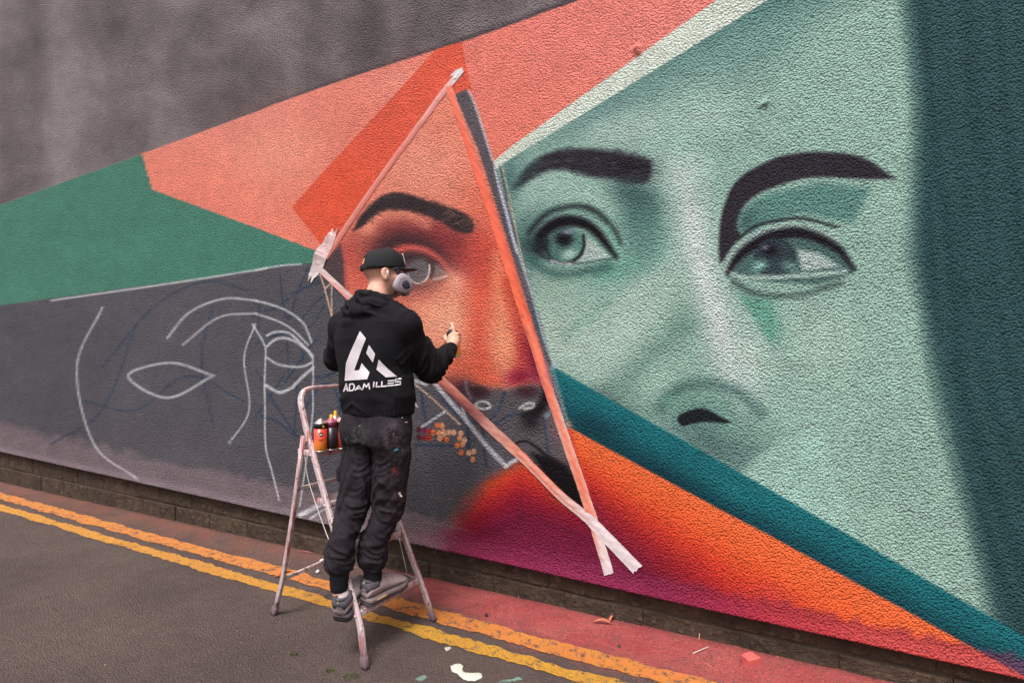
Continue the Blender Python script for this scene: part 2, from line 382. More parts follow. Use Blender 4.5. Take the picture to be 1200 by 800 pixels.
    stroke([(860, 331), (880, 342), (905, 347), (940, 345), (985, 332)], 5, (56, 74, 74), 4, .8, G)
    poly([(856, 336), (866, 345), (905, 352), (910, 402), (900, 398), (884, 374), (870, 352)], (104, 166, 146), 4, .85, G)
    blob(960, 400, 55, 50, 0, (160, 190, 176), .8, G); blob(905, 380, 12, 24, -20, (104, 168, 148), .7, G)
    # hair line and background past the face
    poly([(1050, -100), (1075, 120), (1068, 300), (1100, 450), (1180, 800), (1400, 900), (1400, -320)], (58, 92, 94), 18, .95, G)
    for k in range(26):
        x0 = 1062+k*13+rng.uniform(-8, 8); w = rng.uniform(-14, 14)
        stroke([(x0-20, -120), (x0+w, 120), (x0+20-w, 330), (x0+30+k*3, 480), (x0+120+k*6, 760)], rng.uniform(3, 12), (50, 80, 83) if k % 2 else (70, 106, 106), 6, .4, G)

    # stronger modelling, cooler greys in the green face
    mu = np.array((142, 174, 163), np.float32); g2 = mu+(C-mu)*1.20; gy = g2.mean(-1, keepdims=True); g2 = gy+(g2-gy)*.86-4
    C += (g2-C)*G[..., None]
    # white stripe
    poly([(576, 191), (600, 171), (840, 0), (1250, -292), (1400, -400), (1400, -303), (900, 0), (600, 185), (582, 198)], (206, 214, 202), .8)

    # grey gap strip, chalk and runs beside the tape
    poly([(533, 112), (538, 108), (547, 105), (555, 120), (578, 192), (594, 236), (613, 302), (641, 402), (650, 434), (669, 500), (672, 508), (640, 420), (600, 300)], (92, 84, 90), .9)
    gp = mask([(533, 112), (547, 105), (578, 192), (613, 302), (650, 434), (669, 500), (640, 420), (600, 300)], 1)
    blob(600, 270, 12, 40, -16, (78, 76, 88), .6, gp); blob(632, 372, 10, 26, -16, (70, 84, 96), .8, gp); blob(618, 330, 10, 22, -16, (108, 100, 108), .7, gp)
    stroke([(549, 107), (556, 122), (566, 152), (577, 187)], 3, (188, 188, 198), 1, .85, chalk=.3)
    stroke([(579, 196), (586, 222), (595, 255), (604, 290), (607, 298)], 3.6, (196, 202, 216), 1, .95, chalk=.2, taper=[.5, 1, 1.1, .8, .3])
    stroke([(584, 196), (590, 222), (598, 246)], 1.2, (176, 158, 140), .6, .9); stroke([(588, 194), (596, 226), (602, 256), (609, 290), (616, 318)], 1.5, (186, 168, 146), .6, .95)
    stroke([(604, 286), (613, 312), (625, 350), (637, 395), (650, 430)], 3.4, (170, 186, 190), 1, .9, chalk=.2)
    stroke([(586, 195), (594, 236)], 2, (52, 60, 70), .8, .6)

    # ---------------- teal band
    tb = [(645, 428), (651, 431), (668, 441), (900, 572), (1400, 860), (1400, 902), (900, 626), (850, 600), (669, 502), (660, 470)]
    def teal(X, Y):
        d = (-(X-650)*.4915+(Y-431)*.8709)
        return ramp(np.clip(d/62, 0, 1), [(0, (28, 108, 116)), (.35, (26, 98, 106)), (.75, (18, 66, 76)), (1, (20, 74, 86))])
    poly(tb, teal, 1.)
    TB = mask(tb, 1)
    blob(700, 500, 30, 16, 30, (16, 56, 66), .7, TB); blob(860, 575, 50, 10, 30, (30, 116, 122), .5, TB); blob(780, 560, 45, 10, 30, (14, 52, 62), .7, TB)
    stroke([(648, 432), (656, 462), (664, 496)], 4, (110, 146, 152), 2, .7); stroke([(646, 430), (655, 428)], 4, (160, 180, 180), 1.5, .6)
    blob(666, 498, 5, 5, 0, (196, 150, 128), .8)

    # ---------------- orange to plum fan
    FAN = [(668, 501), (686, 511), (850, 600), (900, 626), (1400, 902), (1400, 850), (500, 850), (470, 760), (520, 645), (548, 592), (566, 566), (600, 543), (640, 540)]
    bb = box(440, 480, 1400, 850); s4, X4, Y4 = bb
    d = (-(X4-669)*.473+(Y4-501)*.881); al = (X4-669)*.881+(Y4-501)*.473
    t = d/(1+np.clip(al-60, -60, 400)*.0030)+(N2[s4]-.5)*10
    colR = ramp(t, [(0, (236, 110, 62)), (22, (232, 96, 52)), (42, (206, 62, 42)), (60, (160, 36, 44)), (84, (112, 24, 52)), (110, (128, 36, 70)), (140, (134, 42, 76))])
    hy = Y4-(548+np.maximum(610-X4, 0)*.55-np.maximum(X4-610, 0)*-.35)
    colL = ramp(hy+(N2[s4]-.5)*10, [(0, (206, 70, 44)), (16, (186, 44, 42)), (34, (140, 24, 46)), (56, (108, 22, 52)), (90, (122, 34, 68))])
    side = np.clip(((X4-(668+(Y4-500)*.28))/6)+.5, 0, 1)[..., None]
    col = colL*(1-side)+colR*side
    edgeL = np.interp(Y4, [480, 545, 566, 592, 645, 700, 760], [640, 604, 566, 548, 526, 510, 480])+(N2[s4]-.5)*16
    m = np.clip((X4-edgeL)/(36+np.clip(Y4-560, 0, 80)*.2)+.5, 0, 1); m = m*m*(3-2*m)
    F = np.clip(.5-sdpoly(FAN[:5]+[(1400, 850), (300, 850), (300, 600), (600, 541), (640, 520)], X4, Y4)/1.6, 0, 1)
    C[s4] += (col-C[s4])*(m*F)[..., None]
    blob(655, 580, 20, 12, 45, (132, 62, 36), .5); blob(600, 640, 40, 20, 14, (104, 22, 50), .5)
    footband(26, (134, 44, 78), .55, 520, 1500, 30)
    blob(900, 700, 40, 16, 10, (176, 58, 66), .5); blob(505, 632, 26, 12, 12, (150, 92, 104), .6); blob(545, 640, 22, 12, 12, (146, 58, 84), .6)
    stroke([(505, 582), (520, 585), (531, 583)], 1, (150, 110, 118), .7, .6); stroke([(480, 604), (510, 614), (548, 621)], 1.4, (158, 120, 128), 1, .5)
    for k in range(3): stroke([(560+k*90, 640+k*20), (600+k*90, 643+k*20), (640+k*90, 655+k*20)], 1.4, (150, 60, 92), 1.5, .5)

    # ---------------- orange face between the tapes
    FO = [(529, 100), (533, 112), (560, 175), (600, 300), (640, 430), (694, 606), (688, 602), (600, 522), (520, 447), (420, 360), (372, 316), (385, 296), (420, 245), (470, 175)]
    O = mask(FO, 1)
    C += (np.array((226, 130, 106), np.float32)-C)*O[..., None]
    blob(500, 185, 60, 60, 0, (231, 148, 128), .85, O); blob(520, 140, 24, 40, 20, (226, 132, 110), .8, O); blob(445, 245, 20, 20, 0, (230, 140, 118), .6, O)
    blob(575, 260, 36, 60, 0, (222, 108, 86), .85, O); blob(590, 320, 26, 50, 0, (226, 96, 66), .7, O)
    blob(425, 320, 26, 45, 0, (214, 100, 82), .9, O); blob(412, 300, 12, 26, -20, (196, 76, 70), .6, O)
    # socket
    blob(492, 285, 72, 36, 8, (176, 80, 74), .9, O, 3); blob(540, 298, 38, 30, 30, (132, 52, 56), .9, O)
    blob(472, 276, 44, 17, -4, (118, 54, 57), .92, O); blob(452, 292, 28, 20, -20, (92, 46, 50), .88, O)
    blob(520, 282, 36, 15, 25, (128, 50, 54), .85, O); blob(438, 305, 12, 20, 10, (150, 70, 68), .5, O)
    stroke([(428, 266), (442, 254), (460, 250), (478, 252), (500, 262)], 9, (228, 142, 118), 6, .75, O); blob(432, 268, 12, 10, -30, (230, 142, 116), .7, O)
    # crease, lid and lashes
    stroke([(440, 300), (455, 288), (472, 282), (490, 283), (506, 290), (520, 302), (532, 318)], 13, (52, 36, 40), 9, .92, O, taper=[.6, 1, 1, 1, .9, .6, .3])
    stroke([(456, 300), (464, 294), (480, 290.5), (498, 294), (514, 304), (526, 317), (532, 324)], 7, (208, 92, 84), 3.4, .95, O, taper=[.8, 1, 1.1, 1, .9, .7, .5])
    stroke([(462, 312), (474, 303), (492, 302), (508, 308), (520, 318)], 13, (54, 40, 43), 4.5, .97, O, taper=[1, 1, .9, .7, .3])
    blob(474, 318, 14, 12, 0, (68, 52, 56), .9, O)
    poly([(506, 309), (514, 311), (522, 318), (527, 325), (516, 328), (506, 329)], (112, 100, 103), 1.8, .95, O)
    blob(496, 337, 26, 9, -12, (104, 58, 60), .95, O); blob(490, 348, 34, 10, -12, (184, 84, 76), .8, O); blob(530, 310, 7, 12, -40, (150, 66, 66), .4, O)
    blob(480, 330, 12, 12, 0, (86, 58, 60), .8, O)
    poly([(490.5+14*math.cos(a), 317.5+14.5*math.sin(a)) for a in np.linspace(0, 6.283, 26)[:-1]], (96, 90, 94), 1.2, 1, O)
    stroke([(478, 309), (484, 304), (496, 303), (503, 308)], 4, (80, 66, 68), 2, .8, O)
    stroke([(505, 308), (507.5, 316), (505, 325)], 4.4, (58, 46, 48), 1.8, .95, O)
    stroke([(476.8, 318), (479, 325), (484.5, 330.4), (491, 331.8), (498, 328.6), (502.5, 321), (503.4, 310)], 1.6, (214, 214, 216), .6, .95, O, chalk=.1)
    stroke([(508, 327), (516, 326), (523, 323.5)], 2.4, (214, 178, 176), 1, .85, O); stroke([(508, 330), (518, 329), (527, 325)], 1.6, (70, 48, 50), 1.2, .7, O)
    # cheek, nose
    blob(536, 330, 18, 12, 40, (232, 158, 134), .9, O); blob(522, 378, 40, 40, 20, (236, 166, 136), .95, O); blob(500, 400, 36, 36, 0, (234, 150, 122), .8, O)
    stroke([(566, 290), (562, 340), (560, 390), (566, 440)], 24, (214, 80, 60), 14, .8, O); blob(556, 300, 18, 30, 0, (196, 80, 72), .6, O)
    stroke([(582, 300), (586, 350), (589, 400), (590, 435)], 12, (238, 150, 112), 9, .75, O, taper=[.4, .8, 1.2, .8])
    stroke([(596, 330), (606, 370), (612, 410), (606, 445)], 11, (196, 66, 50), 8, .85, O)
    blob(545, 430, 34, 18, 0, (218, 98, 72), .8, O); blob(588, 405, 12, 24, 0, (240, 160, 118), .55, O); blob(572, 445, 20, 8, 0, (226, 100, 74), .6, O)
    blob(625, 420, 13, 36, -16, (134, 30, 50), .95, O); blob(610, 441, 20, 11, -10, (128, 26, 56), .9, O); blob(634, 430, 8, 30, -16, (92, 24, 50), .7, O)
    # unpainted chin
    poly([(480, 430), (530, 446), (560, 452), (590, 456), (612, 452), (646, 450), (720, 640), (660, 620)], (84, 80, 86), 6, .97, O, rough=2)
    blob(544, 456, 16, 14, 30, (64, 34, 46), .9, O); blob(530, 446, 10, 10, 40, (150, 60, 60), .5, O)
    blob(562, 459, 13, 8, 8, (58, 34, 40), .95, O, 4); blob(617, 459, 15, 7, -4, (62, 30, 38), .9, O, 3)
    stroke([(546, 446), (547, 456), (552, 466)], 3, (128, 122, 128), 1.4, .7, O)
    blob(655, 505, 10, 40, -16, (124, 96, 98), .8, O)
    blob(668, 570, 20, 26, -30, (44, 34, 38), .8, O)
    navy = (44, 60, 84)
    stroke([(591, 459), (584, 480), (570, 494), (556, 497), (540, 491)], 3.4, navy, 1.2, .8, O, chalk=.3)
    stroke([(579, 540), (576, 520), (580, 500), (594, 488), (614, 484)], 3.4, navy, 1.2, .75, O, chalk=.3); stroke([(637, 490), (640, 512), (643, 534)], 3, navy, 1.4, .7, O)
    stroke([(640, 456), (636, 474), (626, 484), (614, 487)], 11, (24, 18, 22), 3.4, .98, O, taper=[.6, 1, 1.1, .5]); blob(622, 494, 12, 11, 0, (30, 25, 29), .85, O)
    stroke([(602, 521), (611, 517), (620, 518), (634, 528), (646, 540)], 3, (28, 22, 26), 1.2, .95, O)
    poly([(622, 530), (646, 536), (664, 546), (674, 562), (694, 606), (680, 600), (640, 560)], (16, 11, 14), 5, 1, O)
    stroke([(646, 545), (668, 575), (690, 602)], 14, (16, 11, 14), 4, .95, O)
    chalk = (222, 222, 226)
    stroke([(556, 474), (563, 470.5), (571, 471.5), (574.5, 477), (567, 479), (560, 477), (556, 474)], 2.6, chalk, .8, .85, O, chalk=.2)
    stroke([(609, 478), (617, 473), (625, 472.5), (624, 477), (614, 479)], 3, chalk, 1, .8, O, chalk=.2); stroke([(640, 488), (644, 484)], 5, (120, 140, 150), 1.5, .8, O)
    # dark left corner triangle and brow
    poly([(374, 312), (399, 286), (402, 300), (403.5, 318), (404, 338), (388, 328)], (76, 62, 66), 1.8, .97)
    stroke([(401, 288), (404, 310), (405, 338)], 5, (140, 62, 64), 4, .6, O)
    obr = [(414, 270), (421, 255), (432, 242), (444, 231.5), (456, 226.5), (466, 226), (478, 227.5), (503, 236), (530, 244), (545, 250.5), (553, 258), (555, 266), (550, 273), (536, 271), (514, 259), (492, 249.5), (470, 246), (452, 246.5), (436, 254), (424, 266)]
    poly(obr, (48, 39, 43), 3.0, .97, O, smooth=4, rough=.7); blob(538, 262, 14, 8, 25, (46, 36, 40), .8, O)
    brow_hair(110, [(422, 256), (444, 232), (460, 226.5), (503, 236), (550, 254)], [(422, 266), (436, 254), (470, 246), (514, 259), (550, 273)], [(36, 28, 32), (74, 62, 64), (40, 32, 36)], .5, O, 1)
    brow_hair(26, [(515, 241), (550, 256)], [(515, 258), (550, 272)], [(140, 100, 84), (110, 80, 72)], .5, O, 1)

    # ---------------- chalk sketch and navy sketch on the grey coat
    S = mask([(-200, 385), (300, 318), (368, 309), (400, 350), (520, 450), (600, 530), (604, 546), (540, 600), (520, 660), (-200, 560)], 1)
    def z6(P): return [(300+.2*x, 290+.2*y) for x, y in P]
    def z7(P): return [(300+.25*x, 440+.25*y) for x, y in P]
    for P, w in [(z6([(140, 160), (150, 270), (165, 370), (190, 415), (215, 360), (250, 250), (305, 120)]), 1.8), (z6([(215, 270), (300, 230), (400, 195)]), 2.2), (z6([(270, 420), (330, 340), (440, 250)]), 1.8),
                 (z6([(300, 470), (330, 450), (400, 345)]), 1.9), (z6([(50, 375), (110, 355), (190, 300)]), 2.4), (z6([(20, 330), (15, 520)]), 1.6), (z6([(0, 556), (70, 560)]), 1.6), (z6([(365, 520), (270, 650), (170, 790)]), 2),
                 (z6([(335, 750), (380, 760), (440, 740), (500, 705)]), 3), (z6([(270, 600), (275, 670)]), 2), (z6([(185, 550), (190, 740)]), 1.8), (z6([(0, 720), (45, 790)]), 2), (z6([(80, 520), (160, 505)]), 3), (z6([(480, 500), (410, 540)]), 2.4),
                 (z7([(130, 0), (70, 90), (0, 190)]), 2), (z7([(55, 85), (120, 180), (195, 290)]), 2.2), (z7([(20, 190), (100, 215), (175, 275)]), 2.4), (z7([(190, 10), (188, 160), (178, 280)]), 2),
                 (z7([(225, 160), (262, 100), (310, 42), (350, 45), (380, 90), (395, 180)]), 3), (z7([(262, 80), (262, 160), (275, 190)]), 2), (z7([(775, 80), (785, 150), (800, 225)]), 3), (z7([(850, 55), (880, 110), (940, 180), (1000, 215), (1040, 218)]), 3.4),
                 (z7([(750, 322), (830, 328), (940, 328)]), 3), (z7([(990, 210), (995, 300), (1000, 405)]), 3.4), (z7([(1060, 240), (1070, 340), (1080, 420)]), 3)]:
        stroke(P, w, navy, .9, .85, S, chalk=.25)
    for P in [[(290, 340), (240, 330), (180, 360), (120, 430)], [(285, 470), (220, 440), (160, 480), (100, 470)], [(250, 360), (236, 420), (250, 500)], [(160, 380), (120, 480), (60, 520)]]:
        stroke(P, 2.4, navy, .9, .7, S, chalk=.3)
    W = (204, 206, 210)
    for P, w in [(z6([(0, 312), (90, 335), (180, 370), (270, 435), (305, 500), (325, 555)]), 2.6), (z6([(0, 388), (130, 432), (220, 485), (305, 570)]), 2.2), (z6([(65, 515), (110, 495), (170, 495), (215, 515), (290, 590), (330, 635)]), 2.8),
                 (z6([(65, 578), (110, 540), (165, 530), (230, 550), (300, 600), (330, 640)]), 3.2), (z6([(65, 645), (120, 680), (200, 697), (280, 695), (330, 670)]), 2.8), (z6([(-20, 450), (50, 570), (55, 650), (50, 790)])+z7([(42, 150), (45, 330), (75, 450), (108, 580)]), 2.2),
                 (z6([(332, 630), (335, 760)])+z7([(266, 60), (265, 180), (240, 370), (205, 610)]), 2), (z6([(335, 705), (280, 750), (225, 805)])+z7([(170, 55), (110, 78), (45, 45)]), 3.8),
                 (z7([(735, 22), (765, 30), (800, 40)]), 4), (z7([(745, 130), (757, 145)]), 2), (z7([(778, 240), (830, 205), (890, 166)]), 3), (z7([(965, 150), (985, 200), (992, 225)]), 2.6)]:
        stroke(P, w, W, .7, .9, chalk=.35)
    # the sketched eye's far side and nose line, further along the wall
    for P, w in [([(300, 352), (262, 350), (222, 366), (196, 396)], 2.6), ([(300, 367), (256, 372), (214, 404)], 2.2), ([(299, 380), (286, 420), (292, 480), (268, 520)], 2.2), ([(250, 440), (200, 425), (150, 440), (196, 466), (250, 440)], 3), ([(120, 360), (90, 430), (110, 520), (160, 560)], 2.4)]:
        stroke(P, w, W, .7, .8, chalk=.4)
    stroke([(300, 316.5), (308, 315), (312, 314)], 2.6, chalk, .8, .9, chalk=.2); stroke([(312, 314), (332, 311), (353, 309.5)], 2, chalk, .8, .8, chalk=.3); stroke([(300, 316.5), (200, 332), (60, 352)], 2.2, chalk, .8, .8, chalk=.3)
    stroke([(508, 447), (522, 464), (546, 492), (572, 524), (593, 546)], 5.2, (200, 198, 206), 1.2, .92, chalk=.3); stroke([(508, 447), (520, 461)], 4, (206, 176, 166), 1.2, .6)
    stroke([(593, 546), (599, 541.5), (606, 538)], 4.4, (206, 204, 210), 1, .95, chalk=.2)
    stroke([(352, 603), (364, 597), (375, 591)], 5.5, (206, 206, 212), 1.2, .9, chalk=.3, smooth=4); stroke([(364, 607), (377, 598), (390, 590)], 2.4, (196, 196, 202), 1, .8, smooth=4)
    beige = (214, 176, 150)
    stroke([(374.5, 320), (380, 336), (389, 371)], 1.7, beige, .5, .95, smooth=0); stroke([(381, 338), (388.5, 331)], 1.7, beige, .5, .95, smooth=0); stroke([(389, 331), (388.5, 345), (389, 369)], 1.5, beige, .5, .9, smooth=0)
    stroke([(483, 447), (510, 470), (539, 497)], 1.8, beige, .5, .95, smooth=0)
    # trial dots of paint
    for cols, spots in [((74, 26, 34), [(763, 253), (763, 290)]), ((112, 26, 66), [(788, 255)]), ((136, 30, 34), [(788, 290)]), ((176, 48, 34), [(812, 262), (815, 292)]), ((222, 112, 64), [(833, 265), (850, 232), (893, 299), (962, 360), (943, 325)]),
                        ((228, 146, 100), [(872, 234), (858, 268), (862, 292), (880, 262), (955, 292), (968, 322), (1015, 392)]), ((232, 172, 136), [(905, 266), (928, 266), (960, 270), (978, 303), (1020, 355), (998, 362), (880, 272)])]:
        for x, y in spots:
            x, y = 300+.25*x, 440+.25*y; r = 3.1
            poly([(x+r*math.cos(a), y+r*1.15*math.sin(a)) for a in np.linspace(0, 6.283, 12)[:-1]], cols, .9, .93)
            blob(x, y+.6, 1.3, 1.3, 0, tuple(c*.86 for c in cols), .5)
    # mottling of the paint itself
    C *= (1+(N2[..., None]-.5)*.10+(N3[..., None]-.5)*.12+(N1[..., None]-.5)*.07)
    return np.clip(C, 2, 250)
# ================================================================ the rendered wall
WALL_OUT = .03                               # render coat stands proud of the plinth
def vb(u): return .197-.0239*u               # lower edge of the coat, not quite level with the road
wall_root = empty('painted_wall', wall(0, 0), 'long rough rendered wall with half finished mural of an orange and a green face', 'wall')

uu = np.concatenate([np.arange(-12, -2.4, .03), np.arange(-2.4, 1.5, .006), np.arange(1.5, 4.6, .011)])
ss = np.concatenate([[0.], np.arange(.004, 4.02, .006), np.arange(4.03, 6.2, .035)])
U, S = np.meshgrid(uu, ss)
V = vb(U)+S
h1 = fbm(len(uu), len(ss), 60, 3, 77)-.5
h2 = vnoise(len(uu), len(ss), 3.3, 78)-.5
D = WALL_OUT+h1*.012+h2*.0010*np.clip((U+3)/.6, 0, 1)+.018*np.exp(-(S/.035)**2)       # slight bell at the foot
for bu, bv, r, hh in [(*pix_wall(746, 57, WALL_OUT), .018, .022), (*pix_wall(748, 62, WALL_OUT), .013, .012), (*pix_wall(897, 121, WALL_OUT), .014, .016), (*pix_wall(891, 124, WALL_OUT), .010, .010)]:
    D += hh*np.exp(-(((U-bu)**2+(V-bv)**2)/r**2))
D[0] = WALL_OUT-.02
def wall_face(u, v):        # how far the coat stands out at a point
    i = np.clip(np.searchsorted(uu, u), 1, len(uu)-1); j = np.clip(np.searchsorted(ss, v-vb(u)), 2, len(ss)-1)
    return float(D[j-1:j+1, i-1:i+1].max())
P0 = np.stack([DIR.x*U+NRM.x*D, W0+DIR.y*U+NRM.y*D, V], -1)
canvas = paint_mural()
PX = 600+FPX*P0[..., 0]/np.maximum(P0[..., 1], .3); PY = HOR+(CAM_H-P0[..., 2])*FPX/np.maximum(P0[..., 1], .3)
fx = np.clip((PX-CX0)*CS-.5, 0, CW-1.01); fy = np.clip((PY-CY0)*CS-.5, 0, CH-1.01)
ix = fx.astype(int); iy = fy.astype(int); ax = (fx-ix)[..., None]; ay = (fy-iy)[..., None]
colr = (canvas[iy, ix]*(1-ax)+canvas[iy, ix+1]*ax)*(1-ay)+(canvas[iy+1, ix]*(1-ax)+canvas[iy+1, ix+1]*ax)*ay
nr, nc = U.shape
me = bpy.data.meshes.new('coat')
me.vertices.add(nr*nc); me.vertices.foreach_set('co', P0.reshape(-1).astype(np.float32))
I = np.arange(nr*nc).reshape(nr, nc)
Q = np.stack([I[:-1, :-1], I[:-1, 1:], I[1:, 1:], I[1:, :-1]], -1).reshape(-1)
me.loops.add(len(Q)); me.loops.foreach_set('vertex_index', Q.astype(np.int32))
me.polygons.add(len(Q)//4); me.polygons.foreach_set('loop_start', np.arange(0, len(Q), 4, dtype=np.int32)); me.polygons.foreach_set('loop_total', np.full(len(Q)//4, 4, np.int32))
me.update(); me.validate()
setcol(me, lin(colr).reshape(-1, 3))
m = M('painted_render', .8, .10)
a = m.attr()
g = m.noise(190, 2, .6); g2 = m.noise(84, 4, .72); vv = m.vor(106, 'F1')
hgt = m.math('ADD', m.math('MULTIPLY', g2, .75), m.math('ADD', m.math('MULTIPLY', vv, -.95), m.math('MULTIPLY', g, .55)))
base = m.mix(m.rng(hgt, -.10, .60), m.mix(1., a, (.80, .795, .795, 1), 'MULTIPLY'), m.mix(1., a, (1.19, 1.19, 1.19, 1), 'MULTIPLY'))  # pits coloured darker: missed paint plus painted-in crevice shade; peaks lighter
m.set('Base Color', base)
m.bump(hgt, 1.0, .0128)
m.set('Roughness', m.rng(g, .3, .7, .66, .86))
coat = link('render_coat', me, m.m); adopt(coat, wall_root)
# wall body behind the coat and a coping far above the frame
body = hexa([wall(-12, 0, -.35), wall(4.6, 0, -.35), wall(4.6, 0, -.03), wall(-12, 0, -.03), wall(-12, 6.45, -.35), wall(4.6, 6.3, -.35), wall(4.6, 6.3, -.005), wall(-12, 6.45, -.005)])
adopt(link('wall_core', body, plain('mortar', (70, 60, 54), .95, .1, .2, 60), smooth=False), wall_root)
cop = hexa([wall(-12.1, 6.4, -.40), wall(4.7, 6.0, -.40), wall(4.7, 6.0, .09), wall(-12.1, 6.4, .09), wall(-12.1, 6.52, -.40), wall(4.7, 6.4, -.40), wall(4.7, 6.4, .09), wall(-12.1, 6.52, .09)])
adopt(link('coping', cop, plain('concrete', (120, 114, 108), .9, .2, .2, 20), smooth=False), wall_root)

# plinth: two courses of dark blocks, each a piece of its own
pl = M('plinth_block', .93, .15)
n1 = m_n = pl.noise(9, 5, .65); n2 = pl.noise(70, 4, .7); n3 = pl.noise(26, 4, .6)
cc = pl.mix(pl.rng(n1, .3, .7), rgba((58, 46, 40)), rgba((92, 75, 62)))
cc = pl.mix(pl.rng(n3, .56, .74), cc, rgba((112, 96, 82))); cc = pl.mix(pl.rng(n2, .58, .75), cc, rgba((44, 34, 30)))
info = pl.n.new('ShaderNodeObjectInfo'); cc = pl.mix(pl.math('MULTIPLY', info.outputs['Random'], .45), cc, rgba((58, 50, 44)))
pl.set('Base Color', cc); pl.bump(pl.math('ADD', n2, pl.math('MULTIPLY', n3, 1.6)), 1., .020)
plinth = hexa([wall(-12, -.05, -.06), wall(4.6, -.05, -.06), wall(4.6, -.05, -.007), wall(-12, -.05, -.007), wall(-12, vb(-12)+.02, -.06), wall(4.6, vb(4.6)+.02, -.06), wall(4.6, vb(4.6)+.02, -.007), wall(-12, vb(-12)+.02, -.007)])
plinth = link('plinth', plinth, plain('plinth_joint', (62, 52, 45), .95, .1, .25, 80), smooth=False); adopt(plinth, wall_root)
rb = random.Random(5)
for row in (0, 1):
    u = -7.5+(.22 if row else 0)
    while u < 4.2:
        L = rb.uniform(.40, .47); ua, ub = u, u+L-.006; u += L
        def z(uq, f): 
            t = vb(uq); mid = t*.47
            return (-.03, mid-.004)[f] if row == 0 else (mid+.005, t+.014)[f]
        o = (.006 if row == 0 else -.001)+rb.uniform(-.004, .004); j = lambda: rb.uniform(-.004, .004)
        nseg = 5; vs = []; fs = []
        for i in range(nseg+1):
            q = ua+(ub-ua)*i/nseg; e = .004 if i in (0, nseg) else 0
            b0, t0 = z(q, 0)+j()*.8, z(q, 1)+j()*.8*(row == 0); dd = o+j()*.8-e
            vs += [wall(q, b0, -.03), wall(q, b0, dd-.005), wall(q, b0+.008, dd), wall(q, t0-.008, dd+j()*.5), wall(q, t0, dd-.006), wall(q, t0, -.03)]
        for i in range(nseg):
            for k in range(5): fs.append((i*6+k, (i+1)*6+k, (i+1)*6+k+1, i*6+k+1)[::-1])
        fs.append(tuple(range(6))); fs.append(tuple(nseg*6+k for k in range(6))[::-1])
        mb = mesh(vs, fs); ob = link('block', mb, pl.m, smooth=False); ob.parent = plinth

# ================================================================ road
gm = M('asphalt', .93, .2)
s = gm.sep(); uu_, dd_ = s[0], s[1]
big = gm.noise(1.3, 5, .6); mid = gm.noise(16, 6, .72); fine = gm.noise(120, 4, .75); agg = gm.vor(120, 'F1', 'Distance'); aggc = gm.vor(120, 'F1', 'Color')
cc = gm.mix(gm.rng(big, .3, .7), rgba((96, 80, 76)), rgba((120, 102, 96)))
cc = gm.mix(gm.rng(mid, .42, .72, 0, .55), cc, rgba((84, 70, 68)))
cr = gm.sep(aggc)[0]
spk = gm.math('MULTIPLY', gm.rng(agg, .0, .34, 1, 0), gm.rng(cr, .80, .84))
cc = gm.mix(gm.math('MULTIPLY', spk, .85), cc, rgba((176, 158, 150))); cc = gm.mix(gm.math('MULTIPLY', gm.math('MULTIPLY', gm.rng(agg, .1, .4, 1, 0), gm.rng(cr, .22, .28, 1, 0)), .6), cc, rgba((58, 48, 47)))
cc = gm.mix(gm.math('MULTIPLY', gm.rng(fine, .53, .62), .7), cc, rgba((52, 42, 41)))
# overspray that drifted down along the foot of the wall
n = gm.noise(5, 5, .7); nn = gm.noise(45, 4, .75)
reach = gm.math('ADD', gm.rng(uu_, -1.3, .3, .16, .42), gm.math('MULTIPLY', gm.math('SUBTRACT', n, .5), .30))
f = gm.math('MULTIPLY', gm.rng(gm.math('DIVIDE', dd_, reach), .55, 1.25, 1, 0, True), gm.rng(uu_, -1.15, -.35, .08, 1, True))
f = gm.math('MULTIPLY', gm.math('MULTIPLY', f, gm.rng(nn, .32, .52, .45, 1)), gm.math('MULTIPLY', gm.rng(fine, .46, .64, 1, .4), gm.rng(gm.noise(7, 5, .7), .30, .5, .6, 1))); f = gm.math('MULTIPLY', f, gm.rng(uu_, 1.9, 3.0, 1, .15))
pink = gm.mix(gm.rng(gm.noise(3, 4), .35, .65), rgba((206, 76, 80)), rgba((226, 112, 106)))
cc = gm.mix(gm.math('MULTIPLY', f, .95), cc, pink)
c2_ = gm.sep(gm.vor(64, 'F1', 'Color'))[0]; d2_ = gm.vor(64, 'F1', 'Distance'); fl_ = gm.math('MULTIPLY', f, gm.rng(d2_, .25, .5, 1, 0))
cc = gm.mix(gm.math('MULTIPLY', fl_, gm.rng(c2_, .68, .74, 0, .75)), cc, rgba((112, 50, 50))); cc = gm.mix(gm.math('MULTIPLY', fl_, gm.rng(c2_, .12, .18, .6, 0)), cc, rgba((232, 136, 126)))
f2 = gm.math('MULTIPLY', gm.rng(dd_, .05, .50, .55, 0, True), gm.rng(uu_, -1.9, -1.0, 1, 0)); cc = gm.mix(gm.math('MULTIPLY', f2, gm.rng(n, .35, .6)), cc, rgba((160, 96, 74)))
